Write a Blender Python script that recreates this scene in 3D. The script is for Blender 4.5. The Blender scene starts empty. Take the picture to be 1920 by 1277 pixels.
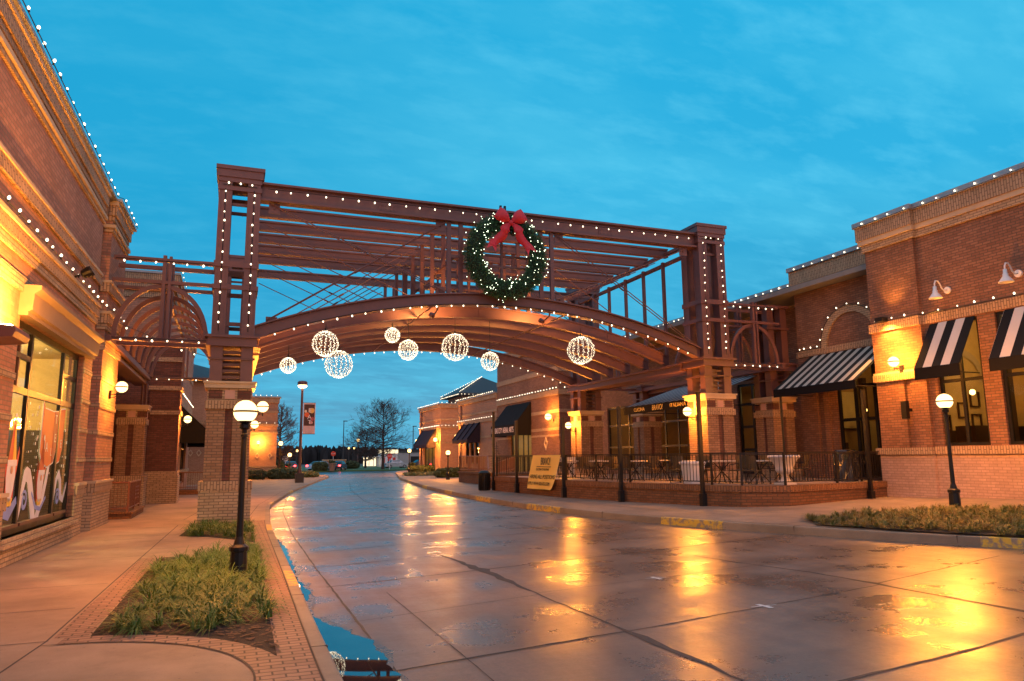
import bpy, math, random
import numpy as np
from mathutils import Vector, Matrix
random.seed(7); rng = np.random.default_rng(7)
S = bpy.context.scene; COL = S.collection; R = math.radians
INV = {}                       # inverse placement of every thing root (for meshes written in world coordinates)

# ------------------------------------------------------------------ mesh builder
class MB:
    def __init__(s): s.v = []; s.f = []; s.m = []; s.mi = 0
    def add(s, vs, fs):
        n = len(s.v); s.v.extend([tuple(map(float, p)) for p in vs])
        for f in fs: s.f.append(tuple(i + n for i in f)); s.m.append(s.mi)
    def box(s, x0, x1, y0, y1, z0, z1):
        x0, x1 = sorted((x0, x1)); y0, y1 = sorted((y0, y1)); z0, z1 = sorted((z0, z1))
        v = [(x0,y0,z0),(x1,y0,z0),(x1,y1,z0),(x0,y1,z0),(x0,y0,z1),(x1,y0,z1),(x1,y1,z1),(x0,y1,z1)]
        s.add(v, [(0,3,2,1),(4,5,6,7),(0,1,5,4),(1,2,6,5),(2,3,7,6),(3,0,4,7)]); return s
    def quad(s, a, b, c, d): s.add([a,b,c,d], [(0,1,2,3)]); return s
    def poly(s, pts, z0, z1):  # vertical prism over a polygon
        n = len(pts)
        area = sum(pts[i][0]*pts[(i+1)%n][1]-pts[(i+1)%n][0]*pts[i][1] for i in range(n))
        if area < 0: pts = pts[::-1]
        v = [(p[0],p[1],z0) for p in pts] + [(p[0],p[1],z1) for p in pts]
        s.add(v, [tuple(range(n))[::-1], tuple(range(n,2*n))] + [(i,(i+1)%n,n+(i+1)%n,n+i) for i in range(n)]); return s
    def prism(s, prof, fn, d0, d1):  # profile (a,b) extruded from d0 to d1, fn(a,b,d)->xyz
        n = len(prof); v = [fn(a,b,d0) for a,b in prof] + [fn(a,b,d1) for a,b in prof]
        s.add(v, [tuple(range(n))[::-1], tuple(range(n,2*n))] + [(i,(i+1)%n,n+(i+1)%n,n+i) for i in range(n)]); return s
    def tube(s, pts, r, seg=6, cap=True):
        P = [Vector(p) for p in pts]; n = len(P); rs = r if isinstance(r, (list,tuple)) else [r]*n
        rings = []; up = None
        for i in range(n):
            t = (P[min(i+1,n-1)] - P[max(i-1,0)]); t = t.normalized() if t.length > 1e-9 else Vector((0,0,1))
            if up is None: up = Vector((0,0,1)) if abs(t.z) < .9 else Vector((1,0,0))
            a = (up - t*up.dot(t)); a = a.normalized() if a.length > 1e-6 else t.orthogonal().normalized()
            b = t.cross(a); up = a
            rings.append([P[i] + (a*math.cos(2*math.pi*k/seg) + b*math.sin(2*math.pi*k/seg))*rs[i] for k in range(seg)])
        v = [q for rg in rings for q in rg]
        f = [(i*seg+k, i*seg+(k+1)%seg, (i+1)*seg+(k+1)%seg, (i+1)*seg+k) for i in range(n-1) for k in range(seg)]
        if cap: f += [tuple(range(seg))[::-1], tuple((n-1)*seg+k for k in range(seg))]
        s.add(v, f); return s
    def lathe(s, prof, c=(0,0,0), seg=16):
        v = [(c[0]+r*math.cos(2*math.pi*k/seg), c[1]+r*math.sin(2*math.pi*k/seg), c[2]+z) for r,z in prof for k in range(seg)]
        n = len(prof)
        f = [(i*seg+k, i*seg+(k+1)%seg, (i+1)*seg+(k+1)%seg, (i+1)*seg+k) for i in range(n-1) for k in range(seg)]
        f += [tuple(range(seg))[::-1], tuple((n-1)*seg+k for k in range(seg))]
        s.add(v, f); return s
    def ball(s, c, r, seg=16, rings=10, sq=1.0):
        prof = [(max(r*math.sin(math.pi*i/rings),1e-4), -r*sq*math.cos(math.pi*i/rings)) for i in range(rings+1)]
        return s.lathe(prof, c, seg)
    def sweep(s, prof, path, closed=False):  # prof (offset to the right, z) swept along an xy path with z
        n = len(path); k = len(prof); v = []
        for i in range(n):
            a = path[max(i-1,0)]; b = path[min(i+1,n-1)]
            dx, dy = b[0]-a[0], b[1]-a[1]; l = math.hypot(dx,dy); nx, ny = dy/l, -dx/l
            z = path[i][2] if len(path[i]) > 2 else 0
            v += [(path[i][0]+nx*o, path[i][1]+ny*o, z+h) for o,h in prof]
        f = [(i*k+j, i*k+(j+1)%k, (i+1)*k+(j+1)%k, (i+1)*k+j) for i in range(n-1) for j in range(k)]
        f += [tuple(range(k))[::-1], tuple((n-1)*k+j for j in range(k))]
        s.add(v, f); return s
    def build(s, name, mats, parent=None, smooth=False, local=False, kind=None, label=None):
        me = bpy.data.meshes.new(name)
        V = s.v
        if parent is not None and not local and parent in INV:
            M = INV[parent]; V = [tuple(M @ Vector(p)) for p in V]
        me.from_pydata(V, [], s.f)
        for m in (mats if isinstance(mats,(list,tuple)) else [mats]): me.materials.append(m)
        if any(s.m): me.polygons.foreach_set('material_index', s.m)
        if smooth: me.polygons.foreach_set('use_smooth', [True]*len(s.f))
        me.update()
        o = bpy.data.objects.new(name, me); COL.objects.link(o)
        if parent is not None:
            o.parent = parent
            if parent in INV and not local: INV[o] = INV[parent]
        if kind: o['kind'] = kind
        if label: o['label'] = label
        return o

def islands(V, F, tol=.004):
    par = list(range(len(V)))
    def find(i):
        while par[i] != i: par[i] = par[par[i]]; i = par[i]
        return i
    for f in F:
        a = find(f[0])
        for b in f[1:]: par[find(b)] = a
    g = {}
    for i in range(len(V)): g.setdefault(find(i), []).append(i)
    bx = [[[min(V[i][k] for i in ids) for k in range(3)], [max(V[i][k] for i in ids) for k in range(3)], ids] for ids in g.values()]
    done = False
    while not done:
        done = True
        for i in range(len(bx)):
            for j in range(len(bx)-1, i, -1):
                A, B = bx[i], bx[j]
                if all(A[0][k] <= B[1][k]+tol and B[0][k] <= A[1][k]+tol for k in range(3)):
                    bx[i] = [[min(A[0][k],B[0][k]) for k in range(3)], [max(A[1][k],B[1][k]) for k in range(3)], A[2]+B[2]]; del bx[j]; done = False
    return [b[2] for b in bx]
def pieces(m, name, mats, parent, **kw):      # every separate piece of a builder becomes a part of its own
    out = []
    for ids in islands(m.v, m.f):
        ids = set(ids); q = MB(); mp = {}
        for i in sorted(ids): mp[i] = len(q.v); q.v.append(m.v[i])
        for f, mi in zip(m.f, m.m):
            if f[0] in ids: q.f.append(tuple(mp[i] for i in f)); q.m.append(mi)
        out.append(q.build(name, mats, parent, **kw))
    return out
def fixn(o):
    import bmesh
    b = bmesh.new(); b.from_mesh(o.data); bmesh.ops.recalc_face_normals(b, faces=b.faces); b.to_mesh(o.data); b.free(); return o
def bevel(o, w=.01, seg=2):
    m = o.modifiers.new('edge', 'BEVEL'); m.width = w; m.segments = seg; m.limit_method = 'ANGLE'; return o
def thing(name, label, cat, loc=(0,0,0), rz=0, group=None):
    o = bpy.data.objects.new(name, None); COL.objects.link(o); o.location = loc; o.rotation_euler = (0,0,rz)
    o.empty_display_size = .2; o['label'] = label; o['category'] = cat
    if group: o['group'] = group
    INV[o] = (Matrix.Translation(loc) @ Matrix.Rotation(rz,4,'Z')).inverted(); return o
def tag(o, label, cat, group=None):
    o['label'] = label; o['category'] = cat
    if group: o['group'] = group
    return o
def struct(o): o['kind'] = 'structure'; return o
def dup(root, loc, rz=0, label=None, group=None, scale=None):
    r = root.copy(); COL.objects.link(r); r.location = loc; r.rotation_euler = (0,0,rz)
    if scale: r.scale = (scale,)*3
    if label: r['label'] = label
    if group: r['group'] = group
    for ch in root.children:
        c = ch.copy(); COL.objects.link(c); c.parent = r
        for g in ch.children:
            d = g.copy(); COL.objects.link(d); d.parent = c
    return r
def child(mesh_obj, parent, loc, rot=None, scale=None, name=None):
    c = mesh_obj.copy(); COL.objects.link(c); c.parent = parent; c.location = loc
    if rot is not None: c.rotation_euler = rot
    if scale: c.scale = (scale,)*3
    return c
def text_mesh(name, body, size, origin, right, up, mat, parent, width=None, extrude=.004, shear=0, align='CENTER', spacing=1.0):
    cu = bpy.data.curves.new(name, 'FONT'); cu.body = body; cu.size = size; cu.align_x = align; cu.align_y = 'CENTER'
    cu.extrude = extrude; cu.shear = shear; cu.space_character = spacing
    t = bpy.data.objects.new(name+'_tmp', cu); COL.objects.link(t)
    dg = bpy.context.evaluated_depsgraph_get(); me = bpy.data.meshes.new_from_object(t.evaluated_get(dg))
    bpy.data.objects.remove(t); bpy.data.curves.remove(cu)
    xs = [v.co.x for v in me.vertices]; w = max(xs)-min(xs); k = (width/w) if width else 1
    Rv, U = Vector(right).normalized(), Vector(up).normalized(); N = Rv.cross(U); O = Vector(origin)
    M = INV.get(parent, Matrix())
    for v in me.vertices: v.co = M @ (O + Rv*v.co.x*k + U*v.co.y + N*v.co.z)
    me.materials.clear(); me.materials.append(mat); me.name = name
    o = bpy.data.objects.new(name, me); COL.objects.link(o); o.parent = parent; return o

# ------------------------------------------------------------------ materials
class NT:
    def __init__(s, name):
        s.mat = bpy.data.materials.new(name); s.mat.use_nodes = True; s.t = s.mat.node_tree; s.t.nodes.clear()
        s.out = s.n('ShaderNodeOutputMaterial')
    def n(s, typ, **kw):
        nd = s.t.nodes.new(typ)
        for k, v in kw.items():
            if k.startswith('i_'): nd.inputs[k[2:].replace('_',' ')].default_value = v
            else: setattr(nd, k, v)
        return nd
    def l(s, a, b): s.t.links.new(a, b)
    def math(s, op, a, b=None, clamp=False):
        m = s.n('ShaderNodeMath', operation=op, use_clamp=clamp)
        for i, x in enumerate((a, b)):
            if x is None: continue
            if isinstance(x, (int,float)): m.inputs[i].default_value = x
            else: s.l(x, m.inputs[i])
        return m.outputs[0]
    def mix(s, fac, a, b, mode='MIX'):
        m = s.n('ShaderNodeMix', data_type='RGBA', blend_type=mode)
        for sock, x in ((m.inputs[0],fac),(m.inputs[6],a),(m.inputs[7],b)):
            if isinstance(x,(int,float)): sock.default_value = x
            elif isinstance(x,(tuple,list)): sock.default_value = (*x[:3],1)
            else: s.l(x, sock)
        return m.outputs[2]
    def noise(s, vec, scale, detail=4, rough=.55, out='Fac'):
        nd = s.n('ShaderNodeTexNoise'); nd.inputs['Scale'].default_value = scale; nd.inputs['Detail'].default_value = detail; nd.inputs['Roughness'].default_value = rough
        if vec is not None: s.l(vec, nd.inputs['Vector'])
        return nd.outputs[out]
    def ramp(s, fac, stops):
        r = s.n('ShaderNodeValToRGB'); e = r.color_ramp.elements
        while len(e) < len(stops): e.new(.5)
        for el, (p, c) in zip(e, stops):
            el.position = p; el.color = (c,c,c,1) if isinstance(c,(int,float)) else (*c,1)
        s.l(fac, r.inputs[0]); return r.outputs[0]
    def pos(s): return s.n('ShaderNodeNewGeometry').outputs['Position']
    def mapv(s, vec, scale=(1,1,1), rot=(0,0,0)):
        m = s.n('ShaderNodeMapping'); m.inputs['Scale'].default_value = scale; m.inputs['Rotation'].default_value = rot; s.l(vec, m.inputs['Vector']); return m.outputs[0]
    def bsdf(s, color, rough=.6, metal=0, bump=None, bstr=.3, bdist=.01, spec=.5, coat=0, crough=.1):
        b = s.n('ShaderNodeBsdfPrincipled')
        for sock, x in (('Base Color',color),('Roughness',rough),('Metallic',metal),('Specular IOR Level',spec),('Coat Weight',coat),('Coat Roughness',crough)):
            if isinstance(x,(tuple,list)): b.inputs[sock].default_value = (*x[:3],1)
            elif isinstance(x,(int,float)): b.inputs[sock].default_value = x
            else: s.l(x, b.inputs[sock])
        if bump is not None:
            bp = s.n('ShaderNodeBump'); bp.inputs['Strength'].default_value = bstr; bp.inputs['Distance'].default_value = bdist
            s.l(bump, bp.inputs['Height']); s.l(bp.outputs[0], b.inputs['Normal'])
        s.l(b.outputs[0], s.out.inputs[0]); return b

def brick_mat(name, c1, c2, mortar, bw=.26, bh=.085, ms=.012, vertical=False, stain=.35, rough=.85):
    t = NT(name); g = t.n('ShaderNodeNewGeometry'); sp = t.n('ShaderNodeSeparateXYZ'); t.l(g.outputs['Position'], sp.inputs[0])
    sn = t.n('ShaderNodeSeparateXYZ'); t.l(g.outputs['Normal'], sn.inputs[0])
    ax = t.math('ABSOLUTE', sn.outputs[0]); ay = t.math('ABSOLUTE', sn.outputs[1]); sel = t.math('GREATER_THAN', ax, ay)
    u = t.math('ADD', t.math('MULTIPLY', sel, sp.outputs[1]), t.math('MULTIPLY', t.math('SUBTRACT', 1.0, sel), sp.outputs[0]))
    up = t.math('GREATER_THAN', t.math('ABSOLUTE', sn.outputs[2]), .8)
    w = t.math('ADD', t.math('MULTIPLY', up, sp.outputs[1]), t.math('MULTIPLY', t.math('SUBTRACT', 1.0, up), sp.outputs[2]))
    u = t.math('ADD', t.math('MULTIPLY', up, sp.outputs[0]), t.math('MULTIPLY', t.math('SUBTRACT', 1.0, up), u))
    c = t.n('ShaderNodeCombineXYZ')
    if vertical: t.l(w, c.inputs[0]); t.l(u, c.inputs[1])
    else: t.l(u, c.inputs[0]); t.l(w, c.inputs[1])
    # slightly wobbly courses
    b = t.n('ShaderNodeTexBrick'); t.l(c.outputs[0], b.inputs['Vector'])
    b.inputs['Color1'].default_value = (*c1,1); b.inputs['Color2'].default_value = (*c2,1); b.inputs['Mortar'].default_value = (*mortar,1)
    b.inputs['Scale'].default_value = 1; b.inputs['Mortar Size'].default_value = ms; b.inputs['Mortar Smooth'].default_value = .2
    b.inputs['Brick Width'].default_value = bw; b.inputs['Row Height'].default_value = bh; b.inputs['Bias'].default_value = -.1
    n1 = t.noise(g.outputs['Position'], .7, 5); n2 = t.noise(g.outputs['Position'], 9, 4, .7)
    v = t.math('ADD', t.math('MULTIPLY', n1, stain*2), t.math('MULTIPLY', n2, .5))
    v = t.math('ADD', v, 1-stain-.25)
    cc = t.n('ShaderNodeCombineColor')
    for i in range(3): t.l(v, cc.inputs[i])
    col = t.mix(1.0, b.outputs['Color'], cc.outputs[0], 'MULTIPLY')
    h = t.math('ADD', t.math('MULTIPLY', b.outputs['Fac'], -1.0), t.math('MULTIPLY', n2, .35))
    t.bsdf(col, rough, bump=h, bstr=.6, bdist=.012, spec=.3); return t.mat
def paint(name, c, rough=.5, metal=0, var=.25, bump=.05, spec=.5, scale=3):
    t = NT(name); p = t.pos(); n1 = t.noise(p, scale, 5); n2 = t.noise(p, 40, 3)
    col = t.mix(n1, tuple(x*(1-var) for x in c), tuple(min(1,x*(1+var)) for x in c))
    r = t.math('ADD', t.math('MULTIPLY', n1, .2), rough-.1)
    t.bsdf(col, r, metal, bump=n2, bstr=bump, spec=spec); return t.mat
def emit(name, c, st, sampling=True):
    t = NT(name); e = t.n('ShaderNodeEmission'); e.inputs[0].default_value = (*c,1); e.inputs[1].default_value = st; t.l(e.outputs[0], t.out.inputs[0])
    if not sampling: t.mat.cycles.emission_sampling = 'NONE'
    return t.mat
def concrete(name, c, joint=None, rough=.7, wet=0):
    t = NT(name); p = t.pos(); n1 = t.noise(p, .6, 6, .6); n2 = t.noise(p, 60, 3, .7); n3 = t.noise(p, 4, 6, .7); n4 = t.noise(p, 1.6, 6, .7); n5 = t.noise(p, 14, 2, .5)
    col = t.mix(t.ramp(n1,[(.35,0.),(.65,1.)]), tuple(x*.72 for x in c), tuple(x*1.22 for x in c))
    col = t.mix(t.math('MULTIPLY', t.ramp(n4,[(.5,0.),(.7,1.)]), .45), col, tuple(x*.5 for x in c))
    col = t.mix(t.math('MULTIPLY', t.ramp(n5,[(.68,0.),(.74,1.)]), .5), col, tuple(x*.4 for x in c))
    col = t.mix(t.math('MULTIPLY', n3, .4), col, tuple(x*.6 for x in c))
    col = t.mix(t.math('MULTIPLY', t.ramp(n2, [(.35,0.),(.75,1.)]), .3), col, tuple(x*.5 for x in c))
    r = t.math('ADD', t.math('MULTIPLY', n3, .25), rough-.12)
    t.bsdf(col, r, bump=n2, bstr=.25, bdist=.004, spec=.4); return t.mat

M = {}
M['brick'] = brick_mat('red_brick', (.28,.135,.082), (.185,.085,.054), (.12,.08,.056))
M['brick_pier'] = brick_mat('brown_pier_brick', (.34,.2,.12), (.24,.135,.08), (.15,.1,.07))
M['brick_dark'] = brick_mat('dark_brick', (.17,.07,.05), (.11,.045,.035), (.09,.055,.04))
M['brick_buff'] = brick_mat('buff_brick', (.48,.34,.21), (.36,.25,.155), (.2,.15,.1))
M['brick_left'] = brick_mat('pink_brick', (.44,.215,.14), (.31,.145,.095), (.25,.165,.11))
M['soldier'] = brick_mat('buff_soldier_brick', (.46,.31,.19), (.36,.24,.145), (.17,.12,.08), bw=.26, bh=.085, vertical=True)
M['brick_pale'] = brick_mat('pale_painted_brick', (.55,.36,.27), (.46,.3,.22), (.34,.23,.17), ms=.009, stain=.25)
M['brick_orange'] = brick_mat('orange_brick', (.215,.095,.045), (.145,.062,.03), (.1,.06,.035), stain=.4)
M['brick_orange_s'] = brick_mat('orange_soldier_brick', (.26,.12,.056), (.185,.082,.038), (.1,.06,.035), vertical=True, stain=.4)
M['brick_far'] = brick_mat('tan_brick', (.4,.22,.14), (.33,.175,.11), (.25,.16,.11), stain=.2)
M['paver'] = brick_mat('clay_paver', (.33,.19,.125), (.25,.14,.095), (.1,.06,.042), bw=.22, bh=.11, ms=.01, rough=.7, stain=.4)
M['tile'] = paint('pink_stone_tile', (.5,.3,.24), .6)
M['stone'] = paint('buff_cap_stone', (.5,.38,.25), .75, bump=.15)
M['brown'] = paint('brown_painted_steel', (.125,.056,.053), .45, var=.32)
M['brown_d'] = paint('dark_brown_steel', (.1,.042,.036), .45, var=.2)
M['black'] = paint('black_metal', (.01,.009,.009), .4, var=.3, spec=.3)
M['iron'] = paint('black_iron', (.016,.012,.01), .5, var=.3, spec=.3)
M['white'] = paint('white_enamel', (.78,.76,.74), .35, var=.06)
M['plastic_white'] = paint('white_plastic', (.7,.68,.7), .5, var=.08)
M['grey_metal'] = paint('grey_flashing', (.3,.31,.33), .45, metal=.3)
M['header'] = paint('taupe_stucco', (.24,.165,.115), .7)
M['rail'] = paint('rust_red_railing', (.2,.07,.035), .5)
M['curb'] = concrete('curb_concrete', (.3,.235,.17), rough=.7)
M['walk'] = concrete('walk_concrete', (.37,.245,.16), rough=.72)
M['walk_r'] = concrete('walk_concrete_grey', (.28,.205,.15), rough=.7)
M['patio'] = concrete('patio_concrete', (.3,.22,.17), rough=.6)
M['yellow'] = paint('worn_yellow_paint', (.62,.4,.04), .6, var=.45, bump=.2, scale=6)
M['soil'] = paint('dark_mulch', (.02,.013,.009), .9, var=.6, bump=.9, scale=25)
M['asphalt'] = paint('asphalt', (.045,.045,.05), .35, var=.3)
M['tar'] = paint('joint_tar', (.028,.024,.022), .6, var=.4, bump=.4, scale=12)
M['joint'] = paint('dark_joint', (.06,.042,.033), .8)
M['cross'] = paint('white_survey_paint', (.6,.58,.55), .6)
M['bark'] = paint('dark_bark', (.045,.032,.026), .9, bump=.5, scale=8)
M['twig'] = paint('twig_bark', (.05,.035,.03), .9)
M['woods'] = paint('far_woods', (.022,.026,.03), .95, var=.4, scale=.1)
M['lawn'] = paint('lawn_grass', (.05,.11,.03), .9, var=.4, scale=2)
M['ground'] = paint('far_ground', (.05,.055,.045), .9, var=.4, scale=.05)
M['hedge'] = paint('hedge_leaf', (.045,.065,.022), .8, var=.5, scale=20)
M['needle'] = paint('wreath_needle', (.018,.1,.042), .6, var=.6, scale=15)
M['ribbon'] = paint('red_ribbon', (.46,.012,.028), .55, var=.15)
M['awn_black'] = paint('black_canvas', (.007,.007,.009), .85, var=.3, bump=.1, spec=.15)
M['awn_navy'] = paint('navy_canvas', (.028,.02,.032), .8, var=.3, bump=.1, spec=.15)
M['roof_tile'] = paint('dark_slate', (.03,.035,.04), .6, var=.4, bump=.4, scale=5)
M['roof_flat'] = paint('flat_roof_membrane', (.2,.2,.2), .8)
M['banner_y'] = paint('yellow_vinyl', (.9,.62,.15), .45, var=.1, bump=.02, scale=2)
M['ink'] = paint('brown_black_ink', (.05,.025,.012), .6)
M['gold'] = paint('gold_lettering', (.9,.6,.16), .5)
M['letter_w'] = paint('white_lettering', (.75,.66,.68), .5)
M['red_sign'] = paint('red_sign_face', (.55,.025,.02), .4)
M['grey_sign'] = paint('grey_sign_back', (.45,.47,.48), .4)
M['wood_dark'] = paint('dark_wood', (.06,.028,.014), .5, bump=.1)
M['cream'] = paint('cream_interior_wall', (.62,.43,.19), .8)
M['cream_d'] = paint('ochre_interior_wall', (.42,.235,.085), .8)
M['green_in'] = paint('green_interior_wall', (.3,.42,.2), .8)
M['table'] = paint('pale_table_top', (.6,.5,.38), .35)
M['wicker'] = paint('brown_wicker', (.075,.05,.022), .7, var=.4, bump=.4, scale=30)
M['urn'] = paint('white_cast_stone', (.66,.58,.53), .6, var=.12, bump=.15)
M['car_d'] = paint('dark_car_paint', (.03,.035,.05), .2, spec=.7)
M['car_s'] = paint('silver_car_paint', (.35,.38,.42), .25, metal=.4)
M['car_r'] = paint('red_car_paint', (.2,.02,.02), .25, spec=.7)
M['car_glass'] = paint('car_glass', (.012,.014,.018), .1, spec=.8)
M['tyre'] = paint('tyre_rubber', (.015,.015,.015), .8)
M['pot'] = paint('terracotta_pot', (.22,.15,.11), .7)
M['tail'] = emit('tail_lamp', (1,.03,.03), 22, False)
M['globe'] = emit('lamp_globe', (1,.66,.27), 3.6, False)
M['globe_far'] = emit('far_lamp_globe', (1,.6,.2), 5.5, False)
M['bulb'] = emit('string_bulb', (1,.83,.58), 4, False)
M['bulb_far'] = emit('far_string_bulb', (1,.83,.58), 4, False)
M['bulb_w'] = emit('wreath_bulb', (.86,1,.7), 5, False)
M['bulb_ball'] = emit('sphere_bulb', (1,.86,.6), 3.6, False)
M['lit_white'] = emit('lit_fascia', (1,.8,.5), 1.6, False)
M['street_lens'] = emit('street_lamp_lens', (1,.62,.28), 40)
# glass: see-through with a Fresnel reflection
def glass(name, tint=(.85,.88,.85)):
    t = NT(name); fr = t.n('ShaderNodeFresnel'); fr.inputs[0].default_value = 1.3
    tr = t.n('ShaderNodeBsdfTransparent'); tr.inputs[0].default_value = (*tint,1)
    gl = t.n('ShaderNodeBsdfGlossy'); gl.inputs['Roughness'].default_value = .03
    mx = t.n('ShaderNodeMixShader'); t.l(t.math('MULTIPLY', fr.outputs[0], t.math('SUBTRACT', 1.0, t.n('ShaderNodeNewGeometry').outputs['Backfacing'])), mx.inputs[0]); t.l(tr.outputs[0], mx.inputs[1]); t.l(gl.outputs[0], mx.inputs[2])
    t.l(mx.outputs[0], t.out.inputs[0]); return t.mat
M['glass'] = glass('window_glass'); M['glass_d'] = glass('tinted_glass', (.35,.33,.3))
def stripes(name, axis, period, duty, ca, cb, off=0.0):
    t = NT(name); sp = t.n('ShaderNodeSeparateXYZ'); p = t.pos(); t.l(p, sp.inputs[0])
    v = t.math('FRACT', t.math('DIVIDE', t.math('ADD', sp.outputs[axis], 100+off), period)); sel = t.math('LESS_THAN', v, duty)
    n = t.noise(p, 3, 4); a = t.mix(n, tuple(x*.8 for x in ca), ca); b = t.mix(n, tuple(x*.8 for x in cb), cb)
    t.bsdf(t.mix(sel, b, a), .8, bump=t.noise(p, 80, 2), bstr=.1, spec=.12); return t.mat
M['awn_stripe'] = stripes('black_white_stripe_canvas', 1, .616, .5, (.62,.59,.57), (.014,.015,.018), .2)
M['awn_stripe_entry'] = stripes('narrow_stripe_canvas', 1, .44, .48, (.5,.49,.44), (.02,.025,.026))
M['awn_stripe_blue'] = stripes('blue_grey_stripe_canvas', 1, .5, .5, (.42,.47,.5), (.05,.075,.11))
# wet concrete road
def road_mat():
    t = NT('wet_concrete_road'); p = t.pos()
    n1 = t.noise(t.mapv(p,(.30,.13,1)), 1.0, 6, .6); n2 = t.noise(p, 90, 3, .7); n3 = t.noise(t.mapv(p,(1,.5,1)), 1.3, 6, .65); n4 = t.noise(t.mapv(p,(.2,.3,1),(0,0,.5)), 1.0, 5, .6); n5 = t.noise(t.mapv(p,(3,.25,1)), 1.0, 4, .6)
    base = t.mix(n3, (.27,.16,.095), (.37,.225,.138))
    wet = t.ramp(n1, [(.3,0.),(.72,1.)])
    base = t.mix(t.math('MULTIPLY', wet, .5), base, (.10,.062,.045))
    base = t.mix(t.math('MULTIPLY', t.ramp(n4,[(.36,0.),(.74,1.)]), .6), base, (.07,.048,.04))
    n6 = t.noise(p, 28, 5, .75); n7 = t.noise(t.mapv(p,(2.2,.1,1)), 1.0, 5, .65)
    base = t.mix(t.math('MULTIPLY', t.ramp(n7,[(.45,0.),(.62,1.)]), .38), base, (.11,.072,.052))
    base = t.mix(t.math('MULTIPLY', t.ramp(n6,[(.42,0.),(.66,1.)]), .4), base, (.12,.085,.062))
    base = t.mix(t.math('MULTIPLY', t.ramp(n5,[(.5,0.),(.75,1.)]), .2), base, (.2,.14,.11))
    base = t.mix(t.math('MULTIPLY', t.ramp(n2,[(.4,0.),(.7,1.)]), .3), base, (.09,.065,.05))
    r = t.math('SUBTRACT', .44, t.math('MULTIPLY', wet, .14))
    r = t.math('SUBTRACT', r, t.math('MULTIPLY', t.ramp(n4,[(.4,0.),(.65,1.)]), .08))
    r = t.math('ADD', r, t.math('MULTIPLY', t.math('SUBTRACT', n3, .5), .14))
    r = t.math('ADD', r, t.math('MULTIPLY', t.math('SUBTRACT', n5, .5), .2)); r = t.math('MAXIMUM', t.math('ADD', r, t.math('MULTIPLY', t.math('SUBTRACT', n6, .5), .12)), .3)
    patch = t.ramp(t.noise(t.mapv(p,(.55,.8,1),(0,0,.3)), 1.0, 7, .62), [(.38,0.),(.62,1.)])
    r = t.math('MAXIMUM', t.math('SUBTRACT', t.math('ADD', r, .07), t.math('MULTIPLY', patch, .17)), .23)
    base = t.mix(t.math('MULTIPLY', patch, .32), base, (.11,.07,.05))
    n8 = t.noise(p, 9, 6, .75); base = t.mix(t.math('MULTIPLY', t.ramp(n8,[(.48,0.),(.66,1.)]), .42), base, (.1,.068,.05)); base = t.mix(t.math('MULTIPLY', t.ramp(n8,[(.2,1.),(.4,0.)]), .35), base, (.48,.34,.23))
    broom = t.noise(t.mapv(p,(1.2,34,1)), 1.0, 3, .6)
    wav = t.math('ADD', t.math('MULTIPLY', n2, .5), t.math('MULTIPLY', t.noise(t.mapv(p,(1.6,7,1),(0,0,.2)), 1.0, 4), 2.2)); wav = t.math('ADD', wav, t.math('MULTIPLY', broom, .7)); wav = t.math('ADD', wav, t.math('MULTIPLY', n8, .7))
    t.bsdf(base, r, bump=wav, bstr=.3, bdist=.004, spec=.85); return t.mat
def worn_yellow():
    t = NT('worn_yellow_paint'); p = t.pos(); n = t.noise(p, 7, 6, .7); m = t.ramp(n, [(.46,0.),(.56,1.)])
    col = t.mix(m, t.mix(t.noise(p,25,3),(.72,.47,.05),(.55,.34,.04)), (.26,.2,.14)); t.bsdf(col, .65, bump=n, bstr=.2); return t.mat
M['yellow'] = worn_yellow()
M['road'] = road_mat()
def water():
    t = NT('puddle_water'); p = t.pos(); t.bsdf((.01,.011,.012), .015, bump=t.noise(p, 2.2, 2), bstr=.02, bdist=.01, spec=1.0); 
    b = t.t.nodes['Principled BSDF']; b.inputs['IOR'].default_value = 1.75; return t.mat
M['water'] = water(); M['damp'] = paint('damp_concrete', (.1,.07,.05), .28, var=.35, bump=.1, spec=.7, scale=9)
def blade_mat(name, a, b, c):
    t = NT(name); p = t.pos(); n = t.noise(p, 3.5, 4, .7); n2 = t.noise(p, 40, 2, .7)
    col = t.mix(t.ramp(n,[(.4,0.),(.62,1.)]), a, b); col = t.mix(t.ramp(n2,[(.56,0.),(.76,1.)]), col, c)
    t.bsdf(col, .55, spec=.3); return t.mat
M['blade'] = blade_mat('lily_turf_blade', (.05,.145,.028), (.115,.185,.03), (.28,.22,.05))
M['blade_tan'] = blade_mat('frosted_turf_blade', (.06,.12,.03), (.24,.17,.045), (.38,.23,.065))
# ------------------------------------------------------------------ terrain functions
def lerp(tab, y):
    xs = [a for a,_ in tab]; return float(np.interp(y, xs, [b for _,b in tab]))
def smooth(tab, w=2.5):
    return lambda y: sum(lerp(tab, y+k*w/3) for k in (-3,-2,-1,0,1,2,3))/7
xl = smooth([(-12,1.1),(7,1.0),(14,1.1),(22.7,1.18),(33,1.64),(46,3.47),(58,5.69),(70.6,8.06),(80,9.9),(88,10.6),(93,9.4),(97,3)])
xr = smooth([(-12,40),(2,22.5),(6.5,17.2),(10,14.4),(13.5,12.75),(17.8,11),(24.8,10),(33,10.2),(42.5,10.9),(62,13.5),(86.8,18.3),(97,21.5)])
def zroad(x, y):
    t = (x-xl(y))/max(xr(y)-xl(y),1); return -.13 + .14*t
def gr(x, y):      # right-hand pavement height
    k = float(np.interp(y, [12,14,19,26,60], [.047,.0435,.021,.02,.006]))
    return .2 + max(0, x-xr(y))*k if x < 22 else .2 + max(0,22-xr(y))*k
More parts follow.
